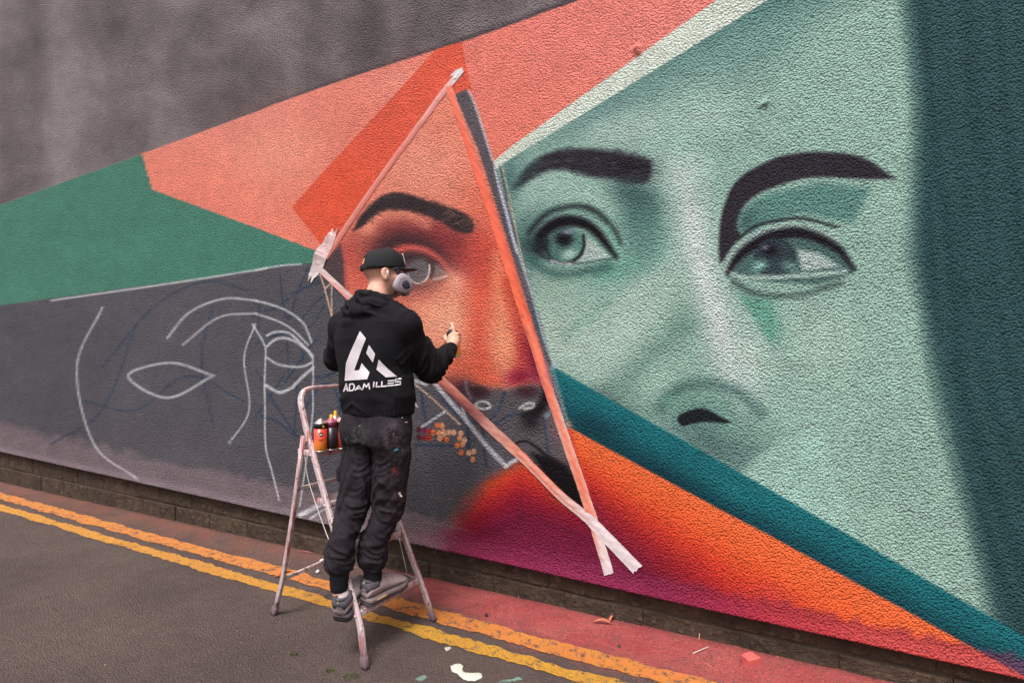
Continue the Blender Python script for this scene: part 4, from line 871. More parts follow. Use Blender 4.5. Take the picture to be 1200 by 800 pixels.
# ================================================================ the painter
_T = np.random.default_rng(4).random((32, 32, 32)).astype(np.float32)
def n3(p):          # value noise in 3D, 0..1
    i = np.floor(p).astype(int); f = p-i; f = f*f*(3-2*f); o = 0
    for a in (0, 1):
        for b in (0, 1):
            for c in (0, 1):
                w = (f[:, 0] if a else 1-f[:, 0])*(f[:, 1] if b else 1-f[:, 1])*(f[:, 2] if c else 1-f[:, 2])
                o = o+w*_T[(i[:, 0]+a) % 32, (i[:, 1]+b) % 32, (i[:, 2]+c) % 32]
    return o
class Vol:          # a distance field on a grid, shapes blended in one after another
    def __init__(s, lo, hi, h):
        s.lo = np.array(lo, float); s.h = h; s.n = np.ceil((np.array(hi)-s.lo)/h).astype(int)+1; s.f = np.full(s.n, .2, np.float32)
    def add(s, fn, lo, hi, k=.02, cut=False):
        a = np.clip(((np.array(lo)-k-.03-s.lo)/s.h).astype(int), 0, s.n-1); b = np.clip(((np.array(hi)+k+.03-s.lo)/s.h).astype(int)+2, 1, s.n)
        if np.any(b <= a): return
        ax = [s.lo[i]+np.arange(a[i], b[i])*s.h for i in range(3)]
        X, Y, Z = np.meshgrid(*ax, indexing='ij'); d = fn(np.stack([X, Y, Z], -1)).astype(np.float32)
        sl = tuple(slice(a[i], b[i]) for i in range(3)); g = s.f[sl]
        if cut: d = -d; t = np.clip(.5+.5*(g-d)/k, 0, 1)*0; s.f[sl] = np.maximum(g, d); return
        hh = np.clip(.5+.5*(g-d)/k, 0, 1); s.f[sl] = g*(1-hh)+d*hh-k*hh*(1-hh)
    def cone(s, A, B, ra, rb, k=.02, cut=False):
        A = np.array(A, float); B = np.array(B, float); e = B-A; L2 = e @ e+1e-12
        def fn(p):
            q = p-A; t = np.clip((q @ e)/L2, 0, 1); return np.linalg.norm(q-t[..., None]*e, axis=-1)-(ra+(rb-ra)*t)
        r = max(ra, rb); s.add(fn, np.minimum(A, B)-r, np.maximum(A, B)+r, k, cut)
    def chain(s, pts, rs, k=.012):
        for i in range(len(pts)-1): s.cone(pts[i], pts[i+1], rs[i], rs[i+1], k)
    def ell(s, c, r, R=None, k=.02, cut=False):
        c = np.array(c, float); r = np.array(r, float); R = np.eye(3) if R is None else np.array(R, float)
        def fn(p):
            q = (p-c) @ R.T/r; m = np.linalg.norm(q, axis=-1); g = np.linalg.norm(q/r, axis=-1); return m*(m-1)/np.maximum(g, 1e-6)
        e = np.sqrt(((R.T*r)**2).sum(1)); s.add(fn, c-e, c+e, k, cut)
    def loft(s, secs, k=.02):   # secs: (centre xyz, half width, half depth, side unit xy), stacked upward, slightly squared ovals
        z = np.array([q[0][2] for q in secs]); 
        def fn(p):
            zz = p[..., 2]; I = lambda v: np.interp(zz, z, v)
            cx, cy = I([q[0][0] for q in secs]), I([q[0][1] for q in secs]); a, b = I([q[1] for q in secs]), I([q[2] for q in secs])
            sx, sy = I([q[3][0] for q in secs]), I([q[3][1] for q in secs]); l = np.hypot(sx, sy); sx, sy = sx/l, sy/l
            x = (p[..., 0]-cx)*sx+(p[..., 1]-cy)*sy; y = -(p[..., 0]-cx)*sy+(p[..., 1]-cy)*sx
            m = (np.abs(x/a)**2.4+np.abs(y/b)**2.4)**(1/2.4); d = (m-1)*np.minimum(a, b)
            e = np.maximum(z[0]-zz, zz-z[-1]); return np.where(e > 0, np.hypot(np.maximum(d, 0), e), np.maximum(d, e))
        r = max(max(q[1], q[2]) for q in secs); C = np.array([q[0] for q in secs]); s.add(fn, C.min(0)-r*np.array([1, 1, 0]), C.max(0)+r*np.array([1, 1, 0]), k)
    def mesh(s):                # surface nets
        f = s.f; n = f.shape; ins = f < 0
        cnt = np.zeros(tuple(np.array(n)-1), np.int8); S = [slice(0, -1), slice(1, None)]
        for a in (0, 1):
            for b in (0, 1):
                for c in (0, 1): cnt += ins[S[a], S[b], S[c]]
        act = (cnt > 0) & (cnt < 8); idx = np.full(act.shape, -1, np.int64); ijk = np.argwhere(act); idx[act] = np.arange(len(ijk))
        acc = np.zeros((len(ijk), 3)); w = np.zeros(len(ijk)); i, j, k = ijk.T
        cor = [(a, b, c) for a in (0, 1) for b in (0, 1) for c in (0, 1)]
        for p in cor:
            for ax in range(3):
                if p[ax]: continue
                q = list(p); q[ax] = 1
                f0 = f[i+p[0], j+p[1], k+p[2]]; f1 = f[i+q[0], j+q[1], k+q[2]]; x = (f0 < 0) != (f1 < 0)
                t = np.where(x, f0/(f0-f1+1e-12), 0); v = np.tile(np.array(p, float), (len(ijk), 1)); v[:, ax] += t
                acc += v*x[:, None]; w += x
        V = s.lo+(ijk+acc/w[:, None])*s.h; F = []
        for ax in range(3):
            o1, o2 = [a for a in range(3) if a != ax]
            A = [slice(None)]*3; B = [slice(None)]*3; A[ax] = slice(0, -1); B[ax] = slice(1, None)
            ch = ins[tuple(A)] != ins[tuple(B)]; e = np.argwhere(ch)
            e = e[(e[:, o1] > 0) & (e[:, o2] > 0) & (e[:, o1] < n[o1]-1) & (e[:, o2] < n[o2]-1)]
            def cell(d1, d2):
                q = e.copy(); q[:, o1] -= d1; q[:, o2] -= d2; return idx[q[:, 0], q[:, 1], q[:, 2]]
            qd = np.stack([cell(1, 1), cell(0, 1), cell(0, 0), cell(1, 0)], 1); fl = ins[e[:, 0], e[:, 1], e[:, 2]]
            if ax == 1: fl = ~fl
            qd[~fl] = qd[~fl][:, ::-1]; F.append(qd)
        return V, np.concatenate(F)
def relax(V, F, it=2, lam=.5):
    for _ in range(it):
        a = np.zeros_like(V); c = np.zeros(len(V))
        for k in range(4):
            for o in (1, 3):
                np.add.at(a, F[:, k], V[F[:, (k+o) % 4]]); np.add.at(c, F[:, k], 1)
        V = V+(a/np.maximum(c, 1)[:, None]-V)*lam
    return V
def normals(V, F):
    n = np.cross(V[F[:, 2]]-V[F[:, 0]], V[F[:, 3]]-V[F[:, 1]]); o = np.zeros_like(V)
    for k in range(4): np.add.at(o, F[:, k], n)
    return o/np.maximum(np.linalg.norm(o, axis=1), 1e-9)[:, None]
def npmesh(V, F):
    me = bpy.data.meshes.new('m'); me.vertices.add(len(V)); me.vertices.foreach_set('co', V.astype(np.float32).ravel())
    me.loops.add(F.size); me.loops.foreach_set('vertex_index', F.astype(np.int32).ravel()); me.polygons.add(len(F))
    me.polygons.foreach_set('loop_start', np.arange(0, F.size, 4, dtype=np.int32)); me.polygons.foreach_set('loop_total', np.full(len(F), 4, np.int32)); me.update(); me.validate(); return me
NP = lambda v: np.array(v, float)

# ---- pose: joints from the photo, depths from the step he stands on and the wall he reaches to
FW = np.array([.47, .883, 0]); RT = np.array([.883, -.47, 0]); UP = np.array([0, 0, 1.])
pel = NP(px(443, 497, 2.50)); hipL, hipR = pel-RT*.088, pel+RT*.088
kneL, kneR = NP(px(411, 602, 2.475)), NP(px(455, 597, 2.51))
ankL, ankR = NP(px(397.5, 687, 2.40)), NP(px(437, 686, 2.485))
chest = NP(px(437, 405, 2.515)); neckb = NP(px(442, 362, 2.545)); headc = NP(px(449.5, 321, 2.565))
shR, shL = NP(px(478, 385, 2.475)), NP(px(401, 386, 2.635))
elR, wrR = NP(px(504, 433, 2.60)), NP(px(528, 409, 2.80))
elL, wrL = NP(px(395, 420, 2.72)), NP(px(425, 408, 2.93))
HF = np.array([.93, .37, 0]); HF /= np.linalg.norm(HF); HR = np.array([HF[1], -HF[0], 0]); HM = np.stack([HR, HF, UP])     # head frame: right, forward, up
def hd(r, f, u): return headc+HR*r+HF*f+UP*u
person = empty('person', (float(pel[0]), float(pel[1]), .236), 'person in black cap, hoodie and trousers on the ladder spraying the wall', 'person')
def child(name, me, mat, parent=None):
    o = link(name, me, mat)
    if parent is None or parent is person: return adopt(o, person)
    o.parent = parent; return o

# ---- body: one continuous figure
can_ax = NP(px(529.5, 388, 2.875))-NP(px(534.5, 419, 2.87)); can_ax /= np.linalg.norm(can_ax)
can_b = NP(px(534.5, 419, 2.87))
B = Vol((-1.0, 2.15, .27), (-.2, 3.08, 2.0), .0042)
B.loft([(pel+UP*-.08, .15, .10, RT), (pel+UP*.08, .14, .095, RT), (chest-UP*.05, .15, .10, RT), (chest+UP*.10, .15, .09, RT)], .03)
B.cone(chest+UP*.13, headc+HF*-.015-UP*.05, .066, .056, .04); B.cone(neckb-UP*.02, shR, .06, .05, .04); B.cone(neckb-UP*.02, shL, .06, .05, .04)
for h_, k_, a_ in ((hipL, kneL, ankL), (hipR, kneR, ankR)):
    B.cone(h_, k_, .066, .038, .03); B.cone(k_, a_+UP*.06, .036, .030, .03); B.cone(a_+UP*.06, a_-UP*.02, .031, .033, .02)
for s_, e_, w_ in ((shR, elR, wrR), (shL, elL, wrL)):
    B.cone(s_, e_, .045, .038, .02); B.cone(e_, w_, .037, .026, .02)
# head
B.ell(hd(0, -.008, .035), (.075, .096, .088), HM, .02); B.ell(hd(0, .025, -.035), (.060, .068, .075), HM, .03); B.ell(hd(0, .055, -.088), (.036, .036, .024), HM, .03)
B.cone(hd(0, .085, .020), hd(0, .108, -.022), .010, .014, .012); B.ell(hd(0, .086, -.058), (.024, .012, .010), HM, .01)
B.ell(hd(0, .078, .030), (.052, .020, .012), HM, .015)
for s_ in (-1, 1):
    B.ell(hd(s_*.032, .092, .008), (.017, .012, .011), HM, .006, True); B.ell(hd(s_*.032, .080, .008), (.012, .012, .012), HM, .003); B.ell(hd(s_*.05, .055, -.02), (.020, .022, .018), HM, .02)
    B.ell(hd(s_*.078, -.004, -.004), (.010, .020, .033), HM, .006); B.ell(hd(s_*.089, .004, -.002), (.007, .010, .018), HM, .003, True); B.ell(hd(s_*.080, -.001, -.032), (.008, .011, .012), HM, .006)
# right hand closed round the can, index finger on the nozzle
view = NP(px(531, 398, 1)) - np.array([0, 0, CAM_H]); view /= np.linalg.norm(view)
cs_ = np.cross(can_ax, view); cs_ /= np.linalg.norm(cs_); cs_ = -cs_ if cs_[0] < 0 else cs_; cf_ = np.cross(cs_, can_ax); cf_ = cf_ if cf_ @ view > 0 else -cf_    # can frame: right, away
def cn(r, f, z): return can_b+cs_*r+cf_*f+can_ax*z
RC = .0325
pm = cn(.000, -RC-.014, .100)
B.ell(pm, (.034, .014, .040), np.stack([cs_, cf_, can_ax]), .008); B.cone(wrR, cn(.0, -RC-.016, .080), .025, .026, .02)
for i, (z, lz) in enumerate(((.126, .128), (.107, .107), (.089, .088))):     # middle, ring, little
    r = (.0095, .009, .0078)[i]; g = RC+r*.72
    pts = [cn(.026, -RC-.012, z+.002)]+[cn(g*math.sin(a), -g*math.cos(a), z+(lz-z)*q_-.001*j) for j, (a, q_) in enumerate(((.95, .2), (1.45, .5), (2.1, .8), (2.75, 1), (3.3, 1)))][:(6, 6, 5)[i]]
    B.chain(pts, [r*1.12, r*1.08, r, r*1.02, r*.94, r*.86], .002)
B.chain([cn(.012, -RC-.012, .130), cn(.010, -RC-.010, .158), cn(.007, -RC+.006, .184), cn(.003, -.008, .192), cn(.0, .002, .1845)], [.0105, .010, .0095, .009, .008], .004)
B.chain([cn(-.024, -RC-.012, .085), cn(-.037, -RC+.004, .104), cn(-.042, -.004, .124), cn(-.034, .018, .134)], [.014, .0125, .011, .0095], .006)
# left hand, relaxed in front of the chest
hv = wrL-elL; hv /= np.linalg.norm(hv); lsd = np.cross(hv, UP); lsd /= np.linalg.norm(lsd); lup = np.cross(lsd, hv)
pl_ = wrL+hv*.055; B.ell(pl_, (.014, .048, .040), np.stack([lsd, hv, lup]), .012); B.cone(wrL, pl_, .025, .022, .02)
for i in range(4):
    o_ = pl_+hv*.040+lup*(.028-.0185*i); L_ = (.034, .038, .035, .028)[i]
    B.chain([o_-hv*.01, o_+hv*L_, o_+hv*(L_*1.7)-lsd*.012, o_+hv*(L_*1.9)-lsd*.034], [.0095, .009, .0085, .0075], .004)
B.chain([pl_-hv*.02+lup*.03, pl_+hv*.012+lup*.052-lsd*.012, pl_+hv*.036+lup*.056-lsd*.022], [.014, .0115, .0095], .006)
V_, F_ = B.mesh(); V_ = relax(V_, F_, 2, .4)
sk = M('skin', .5, .35); sk.b.inputs['Subsurface Weight'].default_value = .12; sk.b.inputs['Subsurface Radius'].default_value = (.012, .005, .003)
n1 = sk.noise(24, 4); n2 = sk.noise(220, 3, .7); sk.set('Base Color', sk.mix(sk.rng(n1, .3, .7), rgba((206, 146, 124)), rgba((222, 170, 148)))); sk.bump(n2, .15, .003)
stub = sk.attr('stubble'); prev = sk.b.inputs['Base Color'].links[0].from_socket
sk.set('Base Color', sk.mix(sk.math('MULTIPLY', sk.sep(stub)[0], sk.rng(sk.noise(420, 2, .6), .3, .7, .45, 1)), prev, rgba((96, 70, 62))))
me = npmesh(V_, F_); q = (V_-headc) @ HM.T
# close-cropped hair above the nape and round the ears, beard shadow on the jaw
st_ = np.clip((q[:, 2]+.045)/.045, 0, 1)*np.clip((.045-q[:, 1])/.02, 0, 1)*.34; st_ *= (np.abs(q[:, 0]) < .0765)
bd_ = np.clip((-.03-q[:, 2])/.03, 0, 1)*np.clip((q[:, 1]+.005)/.03, 0, 1)*(q[:, 2] > -.13)*(np.abs(q[:, 0]) < .08)*.45
setcol(me, np.repeat(np.maximum(st_, bd_)[:, None]*(np.linalg.norm(q, axis=1) < .2)[:, None], 3, 1), 'stubble')
body_o = child('body', me, sk.m)

# ---- cloth materials
def cloth(name, attr=True, rough=.92, weave=900, wear=.0, base=None):
    m = M(name, rough, .18); m.b.inputs['Sheen Weight'].default_value = .0
    a = m.attr() if attr else None; n = m.noise(30, 4, .6); f = m.noise(weave, 2, .6)
    c = a if attr else rgba(base)
    m.set('Base Color', m.mix(m.rng(n, .3, .7), m.mix(1., c, (.8, .8, .8, 1), 'MULTIPLY'), m.mix(1., c, (1.2, 1.2, 1.2, 1), 'MULTIPLY')))
    b = m.bump(m.noise(60, 4, .6), .35, .006); m.bump(f, .3, .0012, b); return m.m
hood_m = cloth('black_fleece'); trou_m = cloth('dark_workwear')

def limbfold(V, N, A, B_, amp, freq, seed, tw=3., r0=0, r1=1):      # creases running round a limb between two joints
    e = B_-A; L = np.linalg.norm(e); e = e/L; q = V-A; s = q @ e; rad = q-s[:, None]*e; R = np.linalg.norm(rad, axis=1)
    u = np.cross(e, [.3, .5, .8]); u /= np.linalg.norm(u); v = np.cross(e, u); th = np.arctan2(rad @ v, rad @ u)
    c3 = np.stack([np.cos(th)*1.1+seed, np.sin(th)*1.1+seed*.7, s*freq+tw*np.sin(th+seed)*.5], 1)
    rd = 1-np.abs(2*n3(c3)-1)*1.6; t = s/L
    w = np.clip((t-r0)/.12, 0, 1)*np.clip((r1-t)/.12, 0, 1)*(R < .16)
    return amp*rd*w
# ---- hoodie
H = Vol((-1.05, 2.2, 1.10), (-.2, 3.0, 1.82), .0048)
hem = pel+UP*.075
H.loft([(hem-UP*.020, .178, .128, RT), (hem+UP*.035, .184, .134, RT), (hem+UP*.07, .190, .140, RT), (chest-UP*.10+RT*.004, .186, .136, RT), (chest+UP*.03, .192, .136, RT), (chest+UP*.115, .178, .118, RT), (chest+UP*.17, .125, .092, RT)], .04)
H.cone(shR-RT*.03, elR, .078, .063, .045); H.cone(elR, wrR-(wrR-elR)*.14, .062, .046, .03)
H.cone(shL+RT*.03, elL, .078, .064, .045); H.cone(elL, wrL-(wrL-elL)*.14, .062, .046, .03)
H.cone(neckb+RT*.0, shR+UP*.02, .075, .062, .05); H.cone(neckb, shL+UP*.02, .075, .062, .05)
# cuffs
for e_, w_ in ((elR, wrR), (elL, wrL)):
    d_ = (w_-e_)/np.linalg.norm(w_-e_); H.cone(w_-d_*.050, w_+d_*.004, .040, .036, .006)
# hood: a rolled collar and a slack sack behind the neck
nk = NP(px(440, 361, 2.545))
def ring(c, R1, R2, r, tilt, k):
    for i in range(20):
        a0, a1 = 6.2832*i/20, 6.2832*(i+1)/20
        def pt(a):
            f_ = math.cos(a); return c+RT*R1*math.sin(a)+FW*R2*f_+UP*(-tilt*f_)
        ra = r*(1.0-.22*math.cos(a0)); H.cone(pt(a0), pt(a1), ra, ra, k)
ring(nk+UP*.012, .086, .080, .024, .03, .004); ring(nk-UP*.022-FW*.012, .108, .094, .029, .03, .005); ring(nk-UP*.062-FW*.02, .120, .094, .030, .03, .010)
H.ell(nk-FW*.098-UP*.036+RT*-.012, (.098, .042, .050), np.stack([RT, FW, UP]), .010); H.ell(nk-FW*.122-UP*.078+RT*-.030, (.070, .034, .034), np.stack([RT, FW, UP]), .008)
H.cone(nk-FW*.12-UP*.015-RT*.075, nk-FW*.13-UP*.06+RT*.02, .020, .014, .01); H.cone(nk-FW*.125-UP*.02+RT*.07, nk-FW*.135-UP*.06-RT*.02, .018, .013, .01)
H.cone(neckb-UP*.06, headc-UP*.02+HF*.01, .067, .068, .003, True)                 # neck opening
Vh, Fh = H.mesh(); Vh = relax(Vh, Fh, 2, .5); Nh = normals(Vh, Fh)
d = limbfold(Vh, Nh, shR, elR, .010, 24, 3, 4, .2, 1.1)*(Vh[:, 0] > -.56)+limbfold(Vh, Nh, elR, wrR, .011, 32, 8, 4, -.15, .82)+limbfold(Vh, Nh, shL, elL, .010, 22, 5, 3, .25, 1.1)*(Vh[:, 0] < -.86)
tq = (Vh-chest) @ np.stack([RT, FW, UP]).T
tor = (np.abs(tq[:, 0]) < .2)
d += tor*.010*(n3(np.stack([tq[:, 0]*9+tq[:, 2]*5+3, tq[:, 1]*5+9, tq[:, 2]*8-tq[:, 0]*6+2], 1))-.5)*2
rdg = 1-np.abs(2*n3(np.stack([tq[:, 0]*5+20, tq[:, 1]*5+3, tq[:, 2]*24+np.abs(tq[:, 0])*14+7], 1))-1)*1.8
d += tor*.011*rdg*np.clip(1-np.abs(tq[:, 2]+.25)/.09, 0, 1)                         # slack above the waistband
hz = np.clip((tq[:, 2]-.125)/.03, 0, 1)*np.clip(1-(np.abs(tq[:, 0])-.12)/.04, 0, 1)
d += hz*.014*(1-np.abs(2*n3(np.stack([tq[:, 0]*13+4, tq[:, 1]*10, tq[:, 2]*34+tq[:, 0]*16], 1))-1)*2)
hm_ = np.clip(1-np.abs(tq[:, 2]-(hem[2]+.002-chest[2]))/.028, 0, 1); an = np.arctan2(tq[:, 1], tq[:, 0])
d += np.where(hm_ > 0, .0012*np.sign(np.sin(an*70))*hm_, 0)
Vh = Vh+Nh*d[:, None]
ch_ = np.tile(lin((17, 15, 20)), (len(Vh), 1)); ch_ *= (1+.35*(n3(Vh*14+3)-.5))[:, None]
me = npmesh(Vh, Fh); setcol(me, ch_); hoodie = child('hoodie', me, hood_m)
bvh_h = BVHTree.FromPolygons([tuple(v) for v in Vh], [tuple(f) for f in Fh.tolist()])
def decal(polys, bvh, mat, name, parent, step=1.1, off=.0022):
    """lay flat printed shapes, outlined in photo pixels, onto the cloth where they are worn"""
    VV = []; FF = []
    for P in polys:
        P = np.array(P, float); pts = []
        for a, b in zip(P, np.roll(P, -1, 0)):
            m_ = max(1, int(np.hypot(*(b-a))/step))
            pts += [tuple(a+(b-a)*i/m_) for i in range(m_)]
        nb = len(pts); lo, hi = P.min(0), P.max(0); inner = []
        for x in np.arange(lo[0], hi[0], step):
            for y in np.arange(lo[1], hi[1], step): inner.append((x+.013, y+.017))
        vs, _, fs, *_ = geometry.delaunay_2d_cdt([Vector(p) for p in pts+inner], [(i, (i+1) % nb) for i in range(nb)], [], 1, 1e-5)
        o = Vector((0, 0, CAM_H)); k = len(VV); ok = []
        for v in vs:
            dr = (px(v.x, v.y, 1)-o).normalized(); hit = bvh.ray_cast(o, dr)
            if hit[0] is None: ok.append(False); VV.append(Vector((0, 0, 0))); continue
            nn = hit[1] if hit[1].dot(dr) < 0 else -hit[1]; ok.append(True); VV.append(hit[0]+nn*off-dr*.0006)
        for f in fs:
            if all(ok[i] for i in f):
                q_ = [VV[k+i] for i in f]
                if max((q_[i]-q_[i-1]).length for i in range(len(q_))) < .05: FF.append(tuple(k+i for i in f))
    return child(name, mesh(VV, FF), mat, parent)
white_print = plain('white_print', (198, 187, 192), .6, .3, .10, 14, .25)
def l2(P): return [(370+x/6, 370+y/6) for x, y in P]
decal([l2([(313, 107), (355, 160), (330, 222), (272, 384), (308, 382), (325, 331), (380, 398), (363, 445), (206, 456), (212, 370), (216, 330), (245, 255)])], bvh_h, white_print, 'emblem', hoodie)
decal([l2([(376, 204), (419, 268), (403, 328), (357, 262)])], bvh_h, white_print, 'emblem', hoodie)
decal([l2([(443, 306), (505, 372), (571, 427), (492, 432), (428, 378)])], bvh_h, white_print, 'emblem', hoodie)
# the name under the emblem, in wide blocky capitals: strokes in a unit box
LET = {'A': [[(0, 1), (.5, 0), (1, 1)], [(.33, .72), (.62, .72)]], 'D': [[(.08, 0), (.72, 0), (1, .3), (1, .7), (.72, 1), (.08, 1), (.08, .0)]], 'M': [[(0, 1), (.18, 0), (.5, .62), (.82, 0), (1, 1)]], 'I': [[(.5, 0), (.5, 1)]], 'L': [[(.08, 0), (.08, .93), (1, .93)]],
       'E': [[(1, .07), (.05, .07)], [(.9, .5), (.05, .5)], [(1, .93), (.05, .93)]], 'S': [[(1, .07), (.1, .07), (.1, .48), (.92, .48), (.92, .93), (0, .93)]]}
base = [(200, 530, 'A', 28, 54), (236, 526, 'D', 36, 46), (280, 522, 'A', 46, 30), (332, 518, 'M', 48, 40), (401, 500, 'I', 12, 34), (424, 501, 'L', 30, 34), (460, 499, 'L', 38, 36), (504, 495, 'E', 44, 40), (553, 490, 'S', 42, 46)]
for x, y, c, w, h in base:
    polys = []
    for st in LET[c]:
        P = [np.array((x+a*w+(1-b)*3, y-(1-b)*h-a*w*.09)) for a, b in st]
        for a, b in zip(P, P[1:]):
            t = (b-a)/max(np.hypot(*(b-a)), 1e-6); n_ = np.array((-t[1], t[0]))*4.6; a2 = a-t*2.5; b2 = b+t*2.5
            polys.append(l2([a2+n_, b2+n_, b2-n_, a2-n_]))
    decal(polys, bvh_h, white_print, 'letter', hoodie, .8, .0026)

# ---- trousers
T = Vol((-1.0, 2.2, .28), (-.38, 2.75, 1.22), .0055)
T.loft([(pel-UP*.075, .168, .122, RT), (pel-UP*.02, .178, .132, RT), (pel+UP*.05, .168, .124, RT), (pel+UP*.11, .158, .114, RT)], .04)
for h_, k_, a_, sd in ((hipL, kneL, ankL, -1), (hipR, kneR, ankR, 1)):
    h2 = h_-UP*.05+RT*.004*sd; up_ = .0 if sd < 0 else .028; T.cone(h2, k_, .090, .060, .014); T.cone(k_, a_+UP*(.18+up_), .060, .055, .010); T.cone(a_+UP*(.18+up_), a_+UP*(.112+up_), .056, .061, .012); T.cone(a_+UP*(.08+up_), a_+UP*(.004+up_), .044, .041, .008)
    T.ell(h_-FW*.055-UP*.02+RT*.0*sd, (.085, .07, .095), np.stack([RT, FW, UP]), .04)
    T.ell((h_*.46+k_*.54)+RT*sd*.066-FW*.01, (.016, .050, .065), np.stack([RT, FW, UP]), .012)       # cargo pocket bulge
Vt, Ft = T.mesh(); Vt = relax(Vt, Ft, 3, .5); Nt = normals(Vt, Ft)
left = ((Vt-(pel*.5+(kneL+kneR)*.25)) @ RT) < 0
left = np.linalg.norm(Vt[:, :2]-(kneL+(ankL-kneL)*np.clip((kneL[2]-Vt[:, 2:3])/(kneL[2]-ankL[2]), 0, 1))[:, :2], axis=1) < np.linalg.norm(Vt[:, :2]-(kneR+(ankR-kneR)*np.clip((kneR[2]-Vt[:, 2:3])/(kneR[2]-ankR[2]), 0, 1))[:, :2], axis=1)
z_ = Vt[:, 2]
def leg_d(h_, k_, a_, sel, sd):
    d_ = limbfold(Vt, Nt, k_, a_+UP*.05, .0105, 40, sd, 6, -.35, .98)+limbfold(Vt, Nt, k_, a_+UP*.05, .005, 75, sd+1, 9, -.2, .98)+limbfold(Vt, Nt, h_, k_, .009, 15, sd+3, 9, .15, 1.05)+limbfold(Vt, Nt, h_, k_, .005, 34, sd+6, 14, .25, 1.05)
    return np.where(sel, d_, 0)
d = leg_d(hipL, kneL, ankL, left, 4.2)+leg_d(hipR, kneR, ankR, ~left, 9.7)
tq2 = (Vt-pel) @ np.stack([RT, FW, UP]).T
d += .007*(n3(np.stack([tq2[:, 0]*8+tq2[:, 2]*9+5, tq2[:, 1]*5, tq2[:, 2]*6-np.abs(tq2[:, 0])*14+3], 1))-.5)*2*np.clip((z_-.55)/.2, 0, 1)*np.clip((pel[2]+.06-z_)/.05, 0, 1)
an = np.arctan2(tq2[:, 1], tq2[:, 0]); d += .002*np.sin(an*46)*np.clip((z_-pel[2]-.045)/.02, 0, 1)
cuff = (z_ < np.where(left, ankL[2]+.047, ankR[2]+.075))
for a_, sel in ((ankL, left), (ankR, ~left)):
    aa = np.arctan2(Vt[:, 1]-a_[1], Vt[:, 0]-a_[0]); d = np.where(cuff & sel, .0012*np.sin(aa*36), d)
Vt = Vt+Nt*d[:, None]
ct = np.tile(lin((37, 31, 36)), (len(Vt), 1)); ct *= (1+.5*(n3(Vt*16+1)-.5)+.3*(n3(Vt*60)-.5))[:, None]; ct[cuff] = lin((24, 22, 26))
PYt = HOR+(CAM_H-Vt[:, 2])*FPX/Vt[:, 1]; PXt = 600+FPX*Vt[:, 0]/Vt[:, 1]; bk = (Nt @ FW) < .2
def dust(cx, cy, rx, ry, c, a, th=.5, sc_=120):
    w = np.exp(-((PXt-cx)/rx)**2-((PYt-cy)/ry)**2)*bk; w = w*np.clip((n3(Vt*sc_)+.6*n3(Vt*45+9)-.8*th-.2)/.35, 0, 1)*a
    ct[:] = ct*(1-w[:, None])+lin(c)*w[:, None]
dust(464, 508, 14, 16, (104, 92, 100), .5, .5, 220); dust(462, 520, 16, 9, (150, 136, 146), .45, .75, 260); dust(420, 515, 12, 14, (84, 92, 88), .4, .6); dust(470, 590, 12, 26, (110, 78, 76), .35, .6); dust(455, 545, 24, 20, (84, 70, 78), .4); dust(462, 550, 4, 5, (150, 62, 52), .8, .7)
me = npmesh(Vt, Ft); setcol(me, ct); trousers = child('trousers', me, trou_m)
bvh_t = BVHTree.FromPolygons([tuple(v) for v in Vt], [tuple(f) for f in Ft.tolist()])
def l3(P): return [(310+x/6, 440+y/6) for x, y in P]
seam_m = plain('pocket_seam', (70, 62, 66), .9, .1); 
def seam(pts, w=.45):
    P = [np.array(p) for p in pts]; out = []
    for a, b in zip(P, P[1:]):
        t = (b-a)/np.hypot(*(b-a)); n_ = np.array((-t[1], t[0]))*w/2; out.append([a+n_, b+n_, b-n_, a-n_])
    decal(out, bvh_t, seam_m, 'pocket_seam', trousers, .8, .0012)
seam(l3([(573, 364), (620, 366), (690, 365)])); seam(l3([(870, 322), (940, 324), (1000, 327)])); seam(l3([(690, 300), (692, 420), (680, 480)]))
def mark(P, c): decal([P], bvh_t, plain('paint_mark', c, .6, .3), 'paint_mark', trousers, .5, .0014)
mark(l3([(908, 523), (925, 512), (945, 516), (925, 527), (912, 530)]), (86, 186, 206)); mark(l3([(985, 324), (1004, 322), (1005, 330), (986, 331)]), (222, 180, 170)); mark(l3([(963, 292), (971, 291), (971, 299), (964, 300)]), (210, 206, 206))
mark([(466.5, 577), (469, 575.5), (470, 579), (471.5, 582), (468, 581)], (226, 214, 206)); mark(l3([(668, 350), (674, 349), (674, 355), (668, 355)]), (180, 176, 176)); mark(l3([(905, 405), (911, 404), (911, 410), (906, 411)]), (196, 150, 110)); mark(l3([(568, 440), (576, 442), (574, 456), (567, 452)]), (70, 110, 100))

